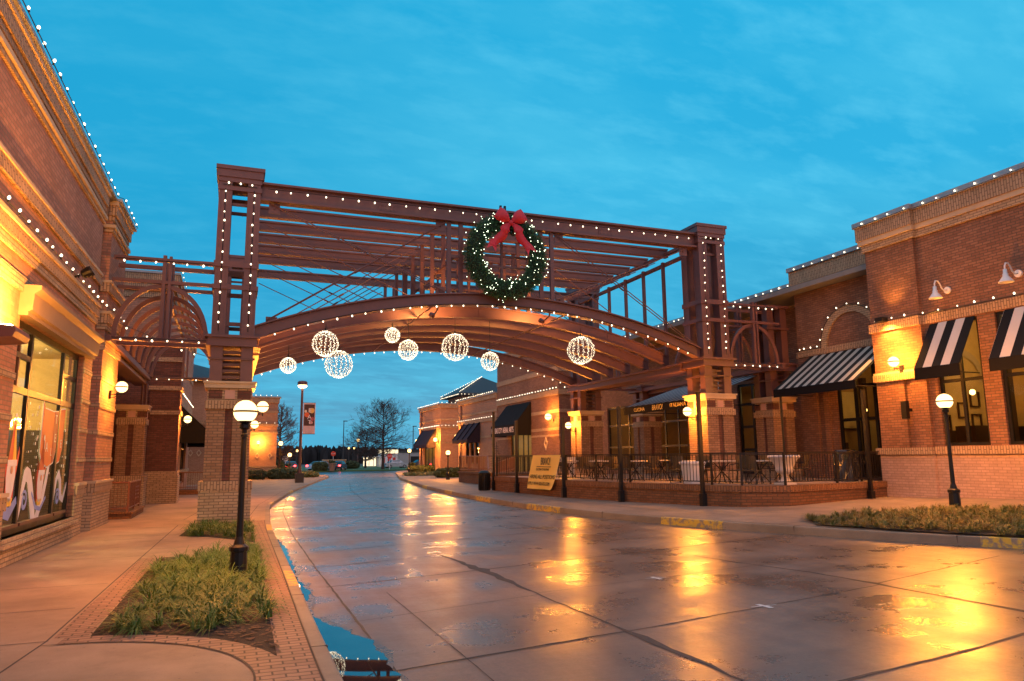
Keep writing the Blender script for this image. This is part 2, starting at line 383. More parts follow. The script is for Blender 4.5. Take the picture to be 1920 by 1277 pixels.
def sheet(name, mat, ys, xa, xb, zf, nx=8, kind='structure'):
    m = MB(); n = nx+1; v = []; f = []
    for y in ys:
        a, b = xa(y), xb(y)
        for i in range(n):
            x = a+(b-a)*i/nx; v.append((x,y,zf(x,y)))
    for j in range(len(ys)-1):
        for i in range(nx): f.append((j*n+i, j*n+i+1, (j+1)*n+i+1, (j+1)*n+i))
    m.add(v, f); o = m.build(name, mat, smooth=True); o['kind'] = kind; return o
YS = [-10+1.5*i for i in range(71)]        # -10 .. 95
m = MB(); m.quad((-4000,-4000,-.4),(4000,-4000,-.4),(4000,4000,-.4),(-4000,4000,-.4)); struct(m.build('ground', M['ground']))
sheet('road', M['road'], YS, lambda y: xl(y)-.02, lambda y: xr(y)+.02, zroad, 16)
sheet('pavement', M['walk'], YS, lambda y: -16, lambda y: xl(y)-.16, lambda x,y: 0.0, 3)
o = sheet('pavement', M['walk_r'], YS, lambda y: xr(y)+.16, lambda y: 46, gr, 24)
m = MB(); m.box(-120,140,94.9,112,-.38,-.12); struct(m.build('cross_street', M['asphalt']))
m = MB(); m.box(9,60,112.2,175,-.39,.05); struct(m.build('lawn', M['lawn']))
m = MB(); m.box(-120,9,112.2,200,-.39,.0); struct(m.build('parking_lot', M['asphalt']))
# kerbs
def kerb(edge, side, ztop):
    m = MB(); path = []
    for i in range(141):
        y = -10 + i*.75; x = edge(y); path.append((x,y,ztop(x,y)))
    prof = [(-.17,-.5),(-.17,0),(-.03,0),(-.006,-.01),(0,-.035),(.025,-.5)] if side < 0 else [(-.025,-.5),(0,-.035),(.006,-.01),(.03,0),(.17,0),(.17,-.5)]
    m.sweep(prof, path); return fixn(m.build('kerb', M['curb']))
zk = lambda x,y: .2
struct(kerb(xl, -1, lambda x,y: 0.0)); struct(kerb(xr, 1, zk))
def kerb_paint(edge, side, z, y0, y1):
    path = [(edge(y), y, z) for y in np.linspace(y0, y1, 8)]; m = MB()
    d = .004
    prof = [(-.15,-.004),(-.15,d),(-.03+d,d),(-.006+d,-.01+d),(d,-.035),(.012+d,-.2),(.005,-.2)] if side < 0 else [(-.005,-.2),(-.012-d,-.2),(-d,-.035),(.006-d,-.01+d),(.03-d,d),(.15,d),(.15,-.004)]
    m.sweep(prof, path); return fixn(m.build('kerb_marking', M['yellow']))
for a, b in ((11.9,13.5),(21.2,22.9),(33,35),(45,47)): struct(kerb_paint(xl,-1,0,a,b))
for a, b in ((6.5,8.3),(9.3,10.75),(15.9,17.8),(22.6,25.0),(29,31.2),(35.5,37.5),(43,45),(53,55),(63,65)): struct(kerb_paint(xr,1,.2,a,b))
# kerb joints
m = MB()
for y in np.arange(5,60,3.05):
    x = xl(y); m.box(x-.16,x+.004,y-.008,y+.008,-.12,.003)
    x = xr(y); m.box(x-.004,x+.16,y-.008,y+.008,.0,.203)
struct(m.build('kerb_joint', M['joint']))
# pavement joints, left
def strip_pts(pts, w, z, jit=0, zf=None, sub=.25, edges=None):
    m = MB(); P = []
    for i in range(len(pts)-1):
        a, b = np.array(pts[i][:2]), np.array(pts[i+1][:2]); n = max(1, int(np.linalg.norm(b-a)/sub))
        for k in range(n): P.append((a+(b-a)*k/n, pts[i][2] if len(pts[i])>2 else w, pts[i+1][2] if len(pts[i+1])>2 else w, k/n))
    P.append((np.array(pts[-1][:2]), pts[-1][2] if len(pts[-1])>2 else w, w, 0))
    v = []
    for i,(p,w0,w1,t) in enumerate(P):
        q = P[min(i+1,len(P)-1)][0]-P[max(i-1,0)][0]; q = q/max(np.linalg.norm(q),1e-6); nn = np.array([q[1],-q[0]])
        ww = w0 if len(pts[0])<3 else w0+(w1-w0)*t
        off = nn*(random.uniform(-1,1)*jit*.6); a = p+off+nn*(ww/2*(1+random.uniform(-1,1)*(.5 if jit else 0))); b = p+off-nn*(ww/2*(1+random.uniform(-1,1)*(.5 if jit else 0)))
        za = zf(*a)+z if zf else z; zb = zf(*b)+z if zf else z
        v += [(a[0],a[1],za),(b[0],b[1],zb)]
    m.add(v, [(2*i,2*i+2,2*i+3,2*i+1) for i in range(len(P)-1)]); return m
m = MB()
def addstrip(m, *a, **k):
    q = strip_pts(*a, **k); m.add(q.v, q.f)
addstrip(m, [(-2.1,6),(-1.74,9.4),(-1.56,16.3),(-1.34,24)], .022, .003)
for y, x0, x1 in ((7.2,-3.7,-2.0),(9.38,-3.8,-1.72),(11.3,-3.8,-1.8),(13.3,-3.75,-1.7),(16.75,-3.7,-1.5),(20.4,-3.6,-1.3),(24.1,-3.5,-1.0),(28,-2.9,.9),(32,-3,1.2),(36.5,-2.4,1.8),(41,-2.6,2.5),(46,-2.6,3.3),(51,-2.6,4.2),(57,-2.6,5.3),(63,-2.6,6.3),(69,-2.6,7.4)):
    addstrip(m, [(x0,y),(x1,y+.02)], .018, .003)
addstrip(m, [(.55,24.8),(1.2,33),(3.0,46),(5.2,58),(7.5,70)], .02, .003)
addstrip(m, [(-1.3,26),(-.5,36),(1.4,48),(4,64)], .02, .003)
struct(m.build('pavement_joint', M['joint']))
# pavement joints, right
m = MB()
for y in (12,14.6,17.2,20,23,26.5,30,33.5,37,41,46,52): addstrip(m, [(xr(y)+.2,y),(min(xr(y)+2.4,13) if y>17 else 20.8,y+.1)], .02, .003, zf=gr)
addstrip(m, [(xr(y)+1.55,y) for y in (8,11,14,17,20,24,28,33,40,50)], .02, .003, zf=gr)
struct(m.build('pavement_joint', M['joint']))
# brick paver bands on the left
def arc(cx, cy, r, a0, a1, n=16): return [(cx+r*math.cos(R(a0+(a1-a0)*i/n)), cy+r*math.sin(R(a0+(a1-a0)*i/n))) for i in range(n+1)]
m = MB()
path = [(xl(y)-.17-.17, y) for y in np.linspace(4,24.6,30)]
addstrip(m, path, .33, .004)
addstrip(m, [(-1.53,9.5),(-1.38,16.35)], .33, .004)
struct(m.build('paver_band', M['paver']))
ca = (-1.75,7.15)
m = MB(); addstrip(m, arc(*ca, 2.2, -60, 86, 40), .3, .0065)
struct(m.build('paver_band', M['paver']))
m = MB(); addstrip(m, arc(*ca, 2.04, -60, 90, 40), .02, .009); addstrip(m, [(xl(y)-.176, y) for y in np.linspace(4,24.6,30)], .018, .007)
struct(m.build('paver_joint', M['joint']))
# planting beds
bed1 = [(-1.34,9.62),(-1.22,16.3),(-.9,16.3),(-.3,16.0),(.3,16.4),(.56,17.3),(.58,16),(.55,12),(.53,9),(.535,7.8)] + arc(*ca, 2.36, 15, 80, 12)
bed2 = [(-1.12,20.6),(-.96,23.0),(-.82,23.22),(.66,23.22),(.68,22),(.62,18.2),(.3,18.9),(-.4,20.0)]
def bed(pts, z, zf=None):
    m = MB(); n = len(pts); m.add([(x,y,(zf(x,y) if zf else 0)+z) for x,y in pts], [tuple(range(n))]); return struct(fixn(m.build('planting_soil', M['soil'])))
bed(bed1, .002); bed(bed2, .002)
bed3 = [(12.95,13.9),(13.7,15.0),(15.2,14.9),(16.6,14.3),(17.9,13.6),(18.6,12.3),(17.5,10.6),(16,8.9),(15.5,9.0),(14.6,10.25),(13.6,12.1)]
bed(bed3, .03, gr)
def inside(p, poly):
    x, y = p; c = False; j = len(poly)-1
    for i in range(len(poly)):
        xi, yi = poly[i]; xj, yj = poly[j]
        if (yi>y) != (yj>y) and x < (xj-xi)*(y-yi)/(yj-yi)+xi: c = not c
        j = i
    return c
def turf(name, poly, n, zf, mat, L=(.28,.5), margin=0, blades=34, keep=None):
    m = MB(); xs = [p[0] for p in poly]; ys = [p[1] for p in poly]; c = 0; tries = 0
    while c < n and tries < n*60:
        tries += 1; x = random.uniform(min(xs),max(xs)); y = random.uniform(min(ys),max(ys))
        if not inside((x,y), poly): continue
        if keep and not keep(x,y): continue
        c += 1; z = zf(x,y); lean = random.uniform(0,2*math.pi); sc = random.uniform(.75,1.2)
        for _ in range(blades):
            a = random.gauss(lean, 1.5); l = random.uniform(*L)*sc; w = random.uniform(.006,.011); r0 = random.uniform(0,.05); b0 = random.uniform(0,6.28)
            bx, by = x+r0*math.cos(b0), y+r0*math.sin(b0); el = R(random.uniform(22,80)); px, pz = 0, 0; pts = []
            seg = 4
            for k in range(seg+1):
                pts.append((px,pz)); el2 = el - R(118)*k/seg*random.uniform(.8,1.1); px += l/seg*math.cos(el2); pz += l/seg*math.sin(el2)
            ca_, sa_ = math.cos(a), math.sin(a); v = []
            for k,(q,h) in enumerate(pts):
                ww = w*(1-.85*k/seg); h = max(h,.01)
                v += [(bx+q*ca_-ww*sa_, by+q*sa_+ww*ca_, z+h), (bx+q*ca_+ww*sa_, by+q*sa_-ww*ca_, z+h)]
            m.add(v, [(2*k,2*k+1,2*k+3,2*k+2) for k in range(seg)])
    o = m.build(name, mat); o['kind'] = 'stuff'; return o
k1 = lambda x,y: (x > -1.02+.1*math.sin(y*3)) and y > 9.35+.55*max(0,x) + .12*math.sin(x*7) and (x > -.55 or y < 15.6)
o = turf('turf_grass', bed1, 270, lambda x,y: .005, M['blade'], keep=k1, L=(.26,.52), blades=34); tag(o, 'clumps of green lily turf filling the long bed round the near lamp post', 'grass')
o = turf('turf_grass', bed2, 90, lambda x,y: .005, M['blade'], keep=lambda x,y: x > -.9); tag(o, 'small patch of lily turf at the foot of the left brick pier', 'grass')
o = turf('turf_grass', bed3, 460, lambda x,y: gr(x,y)+.03, M['blade_tan'], L=(.2,.36), blades=32); tag(o, 'wide strip of yellowing lily turf along the right kerb', 'grass')
# mulch chips
m = MB()
for poly, n, zf in ((bed1,2200,lambda x,y:.005),(bed2,400,lambda x,y:.005)):
    xs = [p[0] for p in poly]; ys = [p[1] for p in poly]
    for _ in range(n):
        x = random.uniform(min(xs),max(xs)); y = random.uniform(min(ys),max(ys))
        if not inside((x,y), poly): continue
        a = random.uniform(0,6.28); l = random.uniform(.02,.06); w = random.uniform(.008,.02); dx, dy = l*math.cos(a), l*math.sin(a); z = zf(x,y)+random.uniform(.002,.015); h = random.uniform(-.012,.02)
        m.quad((x-dx-w*dy/l,y-dy+w*dx/l,z),(x+dx-w*dy/l,y+dy+w*dx/l,z+abs(h)),(x+dx+w*dy/l,y+dy-w*dx/l,z+abs(h)),(x-dx+w*dy/l,y-dy-w*dx/l,z))
for _ in range(70):
    x = random.uniform(-1.3,.6); y = random.uniform(8.3,17) 
    if not inside((x,y), bed1): continue
    a = random.uniform(0,6.28); l = random.uniform(.03,.05); u_, v_ = Vector((math.cos(a)*l,math.sin(a)*l,random.uniform(-.01,.02))), Vector((-math.sin(a)*l*.6,math.cos(a)*l*.6,random.uniform(-.01,.02))); c_ = Vector((x,y,.03)); m.quad(c_-u_,c_-v_,c_+u_,c_+v_)
o = m.build('mulch_chips', paint('mulch_chip', (.11,.06,.03), .9, var=.75, scale=60)); o['kind'] = 'stuff'; tag(o, 'dark bark mulch scattered over the left beds', 'mulch')
# road joints, cracks and survey marks
m = MB()
def rj(pts, w, jit=.012): addstrip(m, pts, w, .004, jit=jit, zf=zroad)
rj([(1.5,7.3),(4.35,7.75)], .035); rj([(1.52,12.3),(4.25,12.75),(6.9,13.2),(9,13.55),(12,14.05)], .032); rj([(1.6,14.5),(4.1,14.95)], .03)
rj([(4.1,14.95),(5.5,15.05)], .025); rj([(1.8,16.8),(7.9,17.9),(10.7,18.4)], .025); rj([(1.9,20.8),(10.2,22)], .02); rj([(1.9,25),(9.9,26.2)], .02)
rj([(1.9,29),(9.9,30.2)], .03); rj([(2.2,34),(10,35.2)], .03); rj([(3,40),(10.4,41.4)], .03); rj([(4,46),(11,47.4)], .03); rj([(5,52),(11.8,53.4)], .03); rj([(6,58),(12.6,59.4)], .03)
rj([(4.12,15,.07),(4.2,13.8,.11),(4.26,12.75,.2),(4.28,12.0,.14),(4.29,10.6,.08),(4.3,10.4,.03),(4.33,8.0,.03),(4.35,7.7,.13),(4.37,6.6,.1),(4.37,5.9,.04),(4.4,3,.03)], .1, .03)
rj([(7.8,20.8),(7.9,17.9),(7.93,15.4)], .025); rj([(8.5,12.4),(8.7,11.2)], .03); rj([(8.7,11.2,.02),(9.05,9.9,.05),(9.15,8.7,.1),(9.2,7.6,.07),(9.25,6.4,.09),(9.4,3,.05)], .06, .02)
rj([(4.7,5.3),(5.6,5.4),(6.75,5.55),(7.9,5.75),(9.3,6.0)], .045); rj([(9.2,8.7),(13.3,9.75)], .03); rj([(9.3,5.95),(15,6.7)], .04); rj([(4.35,7.72),(9.15,8.6)], .02)
rj([(2.33,4),(2.33,7.4),(2.3,11.4)], .012, .003); rj([(1.5,9.6),(4.3,10.2)], .012, .004); rj([(4.3,10.3),(9.05,10.95)], .012, .01)
rj([(1.58,5),(1.58,14.2),(1.66,21.4),(1.98,30),(3.0,42),(5.3,55)], .03, .004)
rj([(5.9,24),(5.8,34),(7,46),(9,60)], .03, .01)
struct(m.build('road_joint', M['tar']))
m = MB()
for x, y in ((6.52,10.6),(6.63,8.15)):
    z = zroad(x,y)+.005; q = lambda a,b,c,d: m.quad((x+a,y+b,z),(x+c,y+b,z),(x+c,y+d,z),(x+a,y+d,z))
    q(-.2,-.012,.2,.012); q(-.03,-.14,.045,-.012); q(-.05,.012,.03,.12)
struct(m.build('road_marking', M['cross']))
# gutter puddles
def puddle(pts, z, label):
    m = MB(); n = len(pts); m.add([(x,y,z) for x,y in pts], [tuple(range(n))]); o = fixn(m.build('puddle', M['water'])); o['kind'] = 'structure'; o['label'] = label
def wob(y0, y1, xa, xb, n):
    L_ = [(xa(y)+.0, y) for y in np.linspace(y0,y1,n)]; R_ = [(xb(y), y) for y in np.linspace(y1,y0,n)]; return L_+R_
kx = lambda y: xl(y)+.012
def edge1(y): return float(np.interp(y, [5.5,7,7.9,8.6,9.0,9.4,9.9,10.4,11.2,11.8,12.5,13.6,14.6,16.4,18,19.6,20.6], [1.56,1.56,1.57,1.56,1.42,1.3,1.13,1.06,1.1,1.24,1.2,1.15,1.22,1.24,1.3,1.24,1.2])) + .022*math.sin(y*9)+.014*math.sin(y*23)
def damp(y0, y1, z):
    m = MB(); ys = np.linspace(y0,y1,70); v = []
    for y in ys: v += [(kx(y),y,z),(max(edge1(y),kx(y)+.02)+.07+.05*math.sin(y*4.1)+.03*math.sin(y*11),y,z)]
    m.add(v,[(2*i,2*i+1,2*i+3,2*i+2) for i in range(len(ys)-1)]); struct(m.build('damp_gutter', M['damp']))
damp(5, 21.2, -.1205)
puddle(wob(5.4, 10.3, kx, lambda y: max(edge1(y), kx(y)+.01), 60), -.116, 'gutter puddle')
puddle(wob(10.6, 20.6, kx, lambda y: max(edge1(y), kx(y)+.012), 90), -.118, 'gutter puddle')
# ------------------------------------------------------------------ gateway over the street
GX0, GX1, GY0, GY1 = -.1, 17.5, 23.95, 34.75
gate = thing('gateway_arch', 'brown steel gateway with brick piers and parallel arched trusses spanning the wet street', 'gateway', (8.7,29.3,0))
def pier(parent, cx, cy, zb, half=.62, top=4.2):
    g = MB(); b = half
    g.box(cx-b-.1,cx+b+.1,cy-b-.1,cy+b+.1,zb-.1,1.0)
    base = g.build('pier_base', M['brick_buff'], parent)
    g = MB(); g.box(cx-b-.12,cx+b+.12,cy-b-.12,cy+b+.12,1.0,1.26); g.build('pier_base_course', M['soldier'], base)
    s = MB(); s.box(cx-b+.07,cx+b-.07,cy-b+.07,cy+b-.07,1.26,3.4)
    core = s.build('pier_core', M['brick_dark'], parent)
    s = MB()
    for sx in (-1,1):
        for sy in (-1,1): s.box(cx+sx*.11, cx+sx*b, cy+sy*.11, cy+sy*b, 1.26, 3.38)
    pieces(s,'pier_corner', M['brick_pier'], parent)
    c = MB(); c.box(cx-b-.05,cx+b+.05,cy-b-.05,cy+b+.05,3.38,3.62); c.build('pier_band', M['soldier'], parent)
    c = MB(); c.box(cx-b,cx+b,cy-b,cy+b,3.62,4.0); cap = c.build('pier_cap', M['brick_buff'], parent)
    t = MB(); t2 = MB()
    for sx, sy in ((-1,0),(1,0),(0,-1),(0,1)):
        for k, bb in ((0,t),(-1,t2),(1,t2)):
            hw = .14 if k == 0 else .19; o_ = k*.4
            if sx: bb.box(cx+sx*b, cx+sx*(b+.025 if k==0 else b+.004), cy+o_-hw, cy+o_+hw, 3.68, 3.94)
            else: bb.box(cx+o_-hw, cx+o_+hw, cy+sy*b, cy+sy*(b+.025 if k==0 else b+.004), 3.68, 3.94)
    pieces(t,'inset_tile', M['tile'], cap); pieces(t2,'dark_brick_panel', M['brick_dark'], cap)
    c = MB(); c.box(cx-b-.09,cx+b+.09,cy-b-.09,cy+b+.09,4.0,4.14); c.box(cx-b-.13,cx+b+.13,cy-b-.13,cy+b+.13,4.14,top); c.build('cap_stone', M['stone'], parent)
def lower_frame(parent, cx, cy, h=.6):
    g = MB()
    for sx in (-1,1):
        for sy in (-1,1): g.box(cx+sx*(h-.34),cx+sx*h,cy+sy*(h-.34),cy+sy*h,4.2,5.26)
    pieces(g,'stub_column', M['brown'], parent)
    g = MB(); g.box(cx-h-.05,cx+h+.05,cy-h-.05,cy-h+.02,4.86,4.92); g.box(cx-h-.05,cx+h+.05,cy+h-.02,cy+h+.05,4.86,4.92)
    g.box(cx-h-.05,cx-h+.02,cy-h+.02,cy+h-.02,4.86,4.92); g.box(cx+h-.02,cx+h+.05,cy-h+.02,cy+h-.02,4.86,4.92)
    for i in range(5):
        z = 4.3+i*.19
        g.box(cx-h+.34,cx+h-.34,cy-h+.1,cy-h+.16,z,z+.08); g.box(cx-h+.34,cx+h-.34,cy+h-.16,cy+h-.1,z,z+.08)
    g.build('louvre_panel', M['brown_d'], parent)
    g = MB(); g.box(cx-.74,cx+.74,cy-.74,cy+.74,5.26,5.32); g.box(cx-.7,cx+.7,cy-.7,cy+.7,5.32,5.52); g.box(cx-.78,cx+.78,cy-.78,cy+.78,5.52,5.6); g.build('tower_plinth', M['brown'], parent)
def tower(parent, cx, cy):
    h = .6; w = .36
    for sx in (-1,1):
        for sy in (-1,1):
            g = MB(); x0, x1 = sorted((cx+sx*(h-w), cx+sx*h)); y0, y1 = sorted((cy+sy*(h-w), cy+sy*h))
            g.box(x0,x1,y0,y1,5.6,10.45)     # boxed column with raised corner angles
            for a in (x0-.012, x1-.05):
                for b_ in (y0-.012, y1-.05): g.box(a,a+.062,b_,b_+.062,5.6,10.44)
            g.build('tower_column', M['brown'], parent)
    g = MB()
    for z0, z1, e in ((7.02,7.16,.06),(7.72,7.9,.05),(10.18,10.32,.04)):
        g.box(cx-h-e,cx+h+e,cy-h-e,cy-h-.013,z0,z1); g.box(cx-h-e,cx+h+e,cy+h+.013,cy+h+e,z0,z1); g.box(cx-h-e,cx-h-.013,cy-h-.013,cy+h+.013,z0,z1); g.box(cx+h+.013,cx+h+e,cy-h-.013,cy+h+.013,z0,z1)
    pieces(g,'tower_collar', M['brown'], parent)
    g = MB()
    for z in (9.72,): g.box(cx-h+w,cx+h-w,cy+h-.2,cy+h-.12,z,z+.1); g.box(cx-h+w,cx+h-w,cy-h+.12,cy-h+.2,z+.02,z+.1)
    pieces(g,'tower_crossbar', M['brown_d'], parent)
    g = MB(); g.box(cx-.64,cx+.64,cy-.64,cy+.64,10.45,10.6); g.box(cx-.68,cx+.68,cy-.68,cy+.68,10.6,10.84); g.box(cx-.72,cx+.72,cy-.72,cy+.72,10.84,10.96); g.build('tower_cap', M['brown'], parent)
for cx in (GX0, GX1):
    for cy in (GY0, GY1):
        pier(gate, cx, cy, -.1); lower_frame(gate, cx, cy); tower(gate, cx, cy)
for x0, x1 in ((-.36,.18),(17.2,17.78)):
    for a, b in ((GY0+.74,GY1-.74),):
        g = MB(); g.box(x0,x1,a,b,5.24,5.30); g.box(x0+.06,x1-.06,a,b,5.30,5.48); g.box(x0-.06,x1+.06,a,b,5.48,5.56); g.build('entablature', M['brown'], gate)
# inner entablature faces that carry the ribs
for x0, x1 in ((.28,.72),(16.66,17.1)):
    g = MB(); g.box(x0,x1,GY0+.74,GY1-.74,5.2,5.26); g.box(x0+.05,x1-.05,GY0+.74,GY1-.74,5.26,5.44); g.box(x0-.04,x1+.04,GY0+.74,GY1-.74,5.44,5.52); g.build('entablature', M['brown'], gate)
AX0, AX1, AXC = .52, 16.88, 8.7
def arc_z(x, z0, z1):
    hs = (AX1-AX0)/2; s = z1-z0; Rr = (hs*hs+s*s)/(2*s); return z1-Rr+math.sqrt(max(Rr*Rr-(x-AXC)**2,0))
zb = lambda x: arc_z(x, 5.53, 7.10); zt = lambda x: arc_z(x, 5.98, 7.53)
XS = [AX0+(AX1-AX0)*i/40 for i in range(41)]
def curved_beam(y, hw, fl, z_lo, z_hi):
    m = MB()
    def strip(y0, y1, fa, fb):
        v = []
        for x in XS: v += [(x,y0,fa(x)),(x,y1,fa(x)),(x,y1,fb(x)),(x,y0,fb(x))]
        n = len(XS); f = []
        for i in range(n-1):
            for k in range(4): f.append((4*i+k,4*i+(k+1)%4,4*(i+1)+(k+1)%4,4*(i+1)+k))
        f += [(0,3,2,1),(4*n-4,4*n-3,4*n-2,4*n-1)]; m.add(v,f)
    strip(y-hw, y+hw, lambda x:z_lo(x)+.05, lambda x:z_hi(x)-.05)
    strip(y-fl, y+fl, z_lo, lambda x:z_lo(x)+.05); strip(y-fl, y+fl, lambda x:z_hi(x)-.05, z_hi); return m
FR = [23.62, 25.9, 27.5, 29.1, 30.7, 32.3, 34.95]
PX = (6.75, 7.18, 10.22, 10.65)
for k, y in enumerate(FR):
    end = k in (0, len(FR)-1); xa, xb = (.5,16.9) if end else (.3,17.1)
    fix = curved_beam(y, .05, .17 if k == 0 else .1, zb, zt).build('arch_rib', M['brown'], gate); fixn(fix)
    g = MB(); fw_, zl = (.2, 10.0) if k == 0 else (.12, 10.22); g.box(xa,xb,y-.06,y+.06,zl+.07,10.53); g.box(xa,xb,y-fw_,y+fw_,zl,zl+.07); g.box(xa,xb,y-fw_,y+fw_,10.53,10.6); g.build('top_beam', M['brown'], gate)
    g = MB()
    for x in PX: g.box(x-.07,x+.07,y-.055,y+.055,zt(x)-.06,zl+.01)
    g.box(PX[0]+.07,PX[1]-.07,y-.05,y+.05,8.72,8.82); g.box(PX[2]+.07,PX[3]-.07,y-.05,y+.05,8.72,8.82)
    g.box(PX[1]+.07,PX[2]-.07,y-.04,y+.04,8.9,8.97); g.box(PX[1]+.07,PX[2]-.07,y-.04,y+.04,8.5,8.57); g.box(8.66,8.74,y-.039,y+.039,zt(8.7)-.03,zl+.01)
    pieces(g,'truss_post', M['brown'], gate)
    if not end:
        for x in (.46, 16.88):
            g = MB(); g.box(x-.06,x+.06,y-.06,y+.06,5.52,10.0); g.build('hanger', M['brown'], gate)
    g = MB()
    for a, b in (((.85,9.95),(6.6,zt(6.6)+.06)),((.85,zt(.85)+.05),(6.6,9.95)),((10.8,9.95),(16.5,zt(16.5)+.08)),((10.8,zt(10.8)+.06),(16.5,9.95))):
        for d in ((-.09,.09) if k == 0 else (0,)):
            P0, P1 = Vector((a[0],y+d,a[1])), Vector((b[0],y+d,b[1])); g.tube([P0,P1], .02, 5)
            q = P0.lerp(P1,.47); q2 = P0.lerp(P1,.5); g.tube([q,q2], .036, 6); g.build('brace_rod', M['brown'], gate); g = MB()
for x in (.34, 17.02):
    for z in (9.86, 10.3):
        g = MB(); g.box(x-.09,x+.09,GY0+.62,GY1-.62,z,z+.12); g.build('side_rail', M['brown'], gate)
g = MB()    # walkway brackets and light arms under the crown
for x in (6.97, 10.43): g.box(x-.03,x+.03,FR[0]+.2,FR[-1]-.2,8.74,8.80)
for x in (6.2, 11.2): g.tube([(x,FR[0]+.1,zb(x)+.02),(x-.0,FR[-1],zb(x)+.02)], .03, 5)
pieces(g,'longitudinal_tie', M['brown_d'], gate)
for x in (4.6, 12.9):      # bolted splice and gusset plates on the front truss
    g = MB(); g.box(x-.3,x+.3,FR[0]-.078,FR[0]-.06,10.12,10.48)
    for dx in (-.22,-.08,.08,.22):
        for z in (10.18,10.3,10.42): g.tube([(x+dx,FR[0]-.076,z),(x+dx,FR[0]-.095,z)],.02,6)
    g.build('splice_plate', M['brown'], gate)
for (x,z) in ((.95,9.82),(6.45,9.82),(1.0,6.12),(6.45,7.5),(10.95,9.82),(16.35,9.82),(16.35,6.12),(10.95,7.5)):
    g = MB(); g.box(x-.17,x+.17,FR[0]-.015,FR[0]+.015,z-.17,z+.17); g.tube([(x,FR[0]-.05,z),(x,FR[0]+.05,z)],.035,6); g.build('gusset_plate', M['brown'], gate)
for y in FR[1:]:
    for x in (3.2,8.7,14.2): g = MB(); g.box(x-.12,x+.12,y-.066,y+.066,zb(x)+.08,zt(x)-.08); g.build('stiffener_plate', M['brown'], gate)
# spot lamps fixed under the front arch
def arch_spot(x, label):
    t = thing('arch_spotlight', label, 'spotlight', (x,FR[0]+.35,zb(x)-.12), 0, 'spotlights under the front arch')
    m = MB(); m.tube([(x,FR[0]+.1,zb(x)+.03),(x,FR[0]+.2,zb(x)-.1),(x,FR[0]+.75,zb(x)-.2)], .03, 6); m.build('arm', M['brown_d'], t)
    m = MB(); m.tube([(x,FR[0]+.72,zb(x)-.22),(x,FR[0]+.98,zb(x)-.12)], [.06,.1], 10); m.build('lamp_housing', M['brown_d'], t)
    L = bpy.data.lights.new('arch_spot', 'SPOT'); L.energy = 620; L.color = (1,.42,.1); L.spot_size = R(140); L.spot_blend = .7; L.shadow_soft_size = .08
    o = bpy.data.objects.new('arch_spot', L); COL.objects.link(o); o.location = (x,FR[0]+1.08,zb(x)-.16); o.rotation_euler = (R(112),0,0)
arch_spot(6.4, 'spotlight arm under the front arch, left of the wreath'); arch_spot(10.6, 'spotlight arm under the front arch, right of the wreath')
# ------------------------------------------------------------------ side pergolas
def pergola(label, x0, x1, loc, ys):
    t = thing('barrel_pergola', label, 'pergola', loc, 0, 'steel pergolas beside the gateway')
    cx = (x0+x1)/2; a = (x1-x0)/2-.06
    for y in ys:
        m = MB(); n = 20; v = []; f = []
        for i in range(n+1):
            th = math.pi*i/n; c_, s_ = math.cos(th), math.sin(th)
            for dy in (-.05,.05):
                v += [(cx-a*c_, y+dy, 5.46+1.62*s_), (cx-(a-.13)*c_, y+dy, 5.46+1.49*s_)]
        for i in range(n):
            p, q = 4*i, 4*i+4
            f += [(p,p+2,q+2,q),(p+1,q+1,q+3,p+3),(p,q,q+1,p+1),(p+2,p+3,q+3,q+2)]
        f += [(0,1,3,2),(4*n,4*n+2,4*n+3,4*n+1)]
        m.add(v,f); fixn(m.build('hoop', M['brown'], t))
    for y in (23.5, 24.5, 34.7):
        m = MB(); m.box(x0,x1,y-.06,y+.06,5.34,5.45)
        if y < 30: m.box(x0,x1,y-.06,y+.06,7.08,7.18); m.box(x0,x1,y-.06,y+.06,7.74,7.86)
        pieces(m,'cross_rail', M['brown'], t)
    for y in (23.5, 24.5, 34.7):
        m = MB(); hh = 7.95 if y < 30 else 7.05
        m.box(cx-.05,cx+.05,y-.075,y+.075,5.45,hh); m.box(cx+.12,cx+.2,y-.07,y+.07,5.45,hh-.02); pieces(m,'king_post', M['brown'], t)
    m = MB()
    for x in (x0+.03, x1-.03): m.box(x-.07,x+.07,23.3,34.9,5.28,5.46)
    pieces(m,'side_purlin', M['brown'], t)
    m = MB(); m.box(cx-.04,cx+.04,23.5,34.7,6.99,7.07); m.build('ridge_purlin', M['brown'], t)
    return t
pergola('brown steel hooped pergola between the left brick building and the gateway', -3.46, -.74, (-2.1,29.3,0), [23.55+1.58*i for i in range(8)])
pergola('brown steel hooped pergola between the gateway and the right restaurant', 18.16, 20.7, (19.4,29.3,0), [23.55,25.0,27.4])
def entab(parent, x, y0, y1):
    m = MB(); m.box(x-.3,x+.3,y0,y1,5.12,5.2); m.box(x-.24,x+.24,y0,y1,5.2,5.42); m.box(x-.34,x+.34,y0,y1,5.42,5.5); return m.build('entablature', M['brown'], parent)
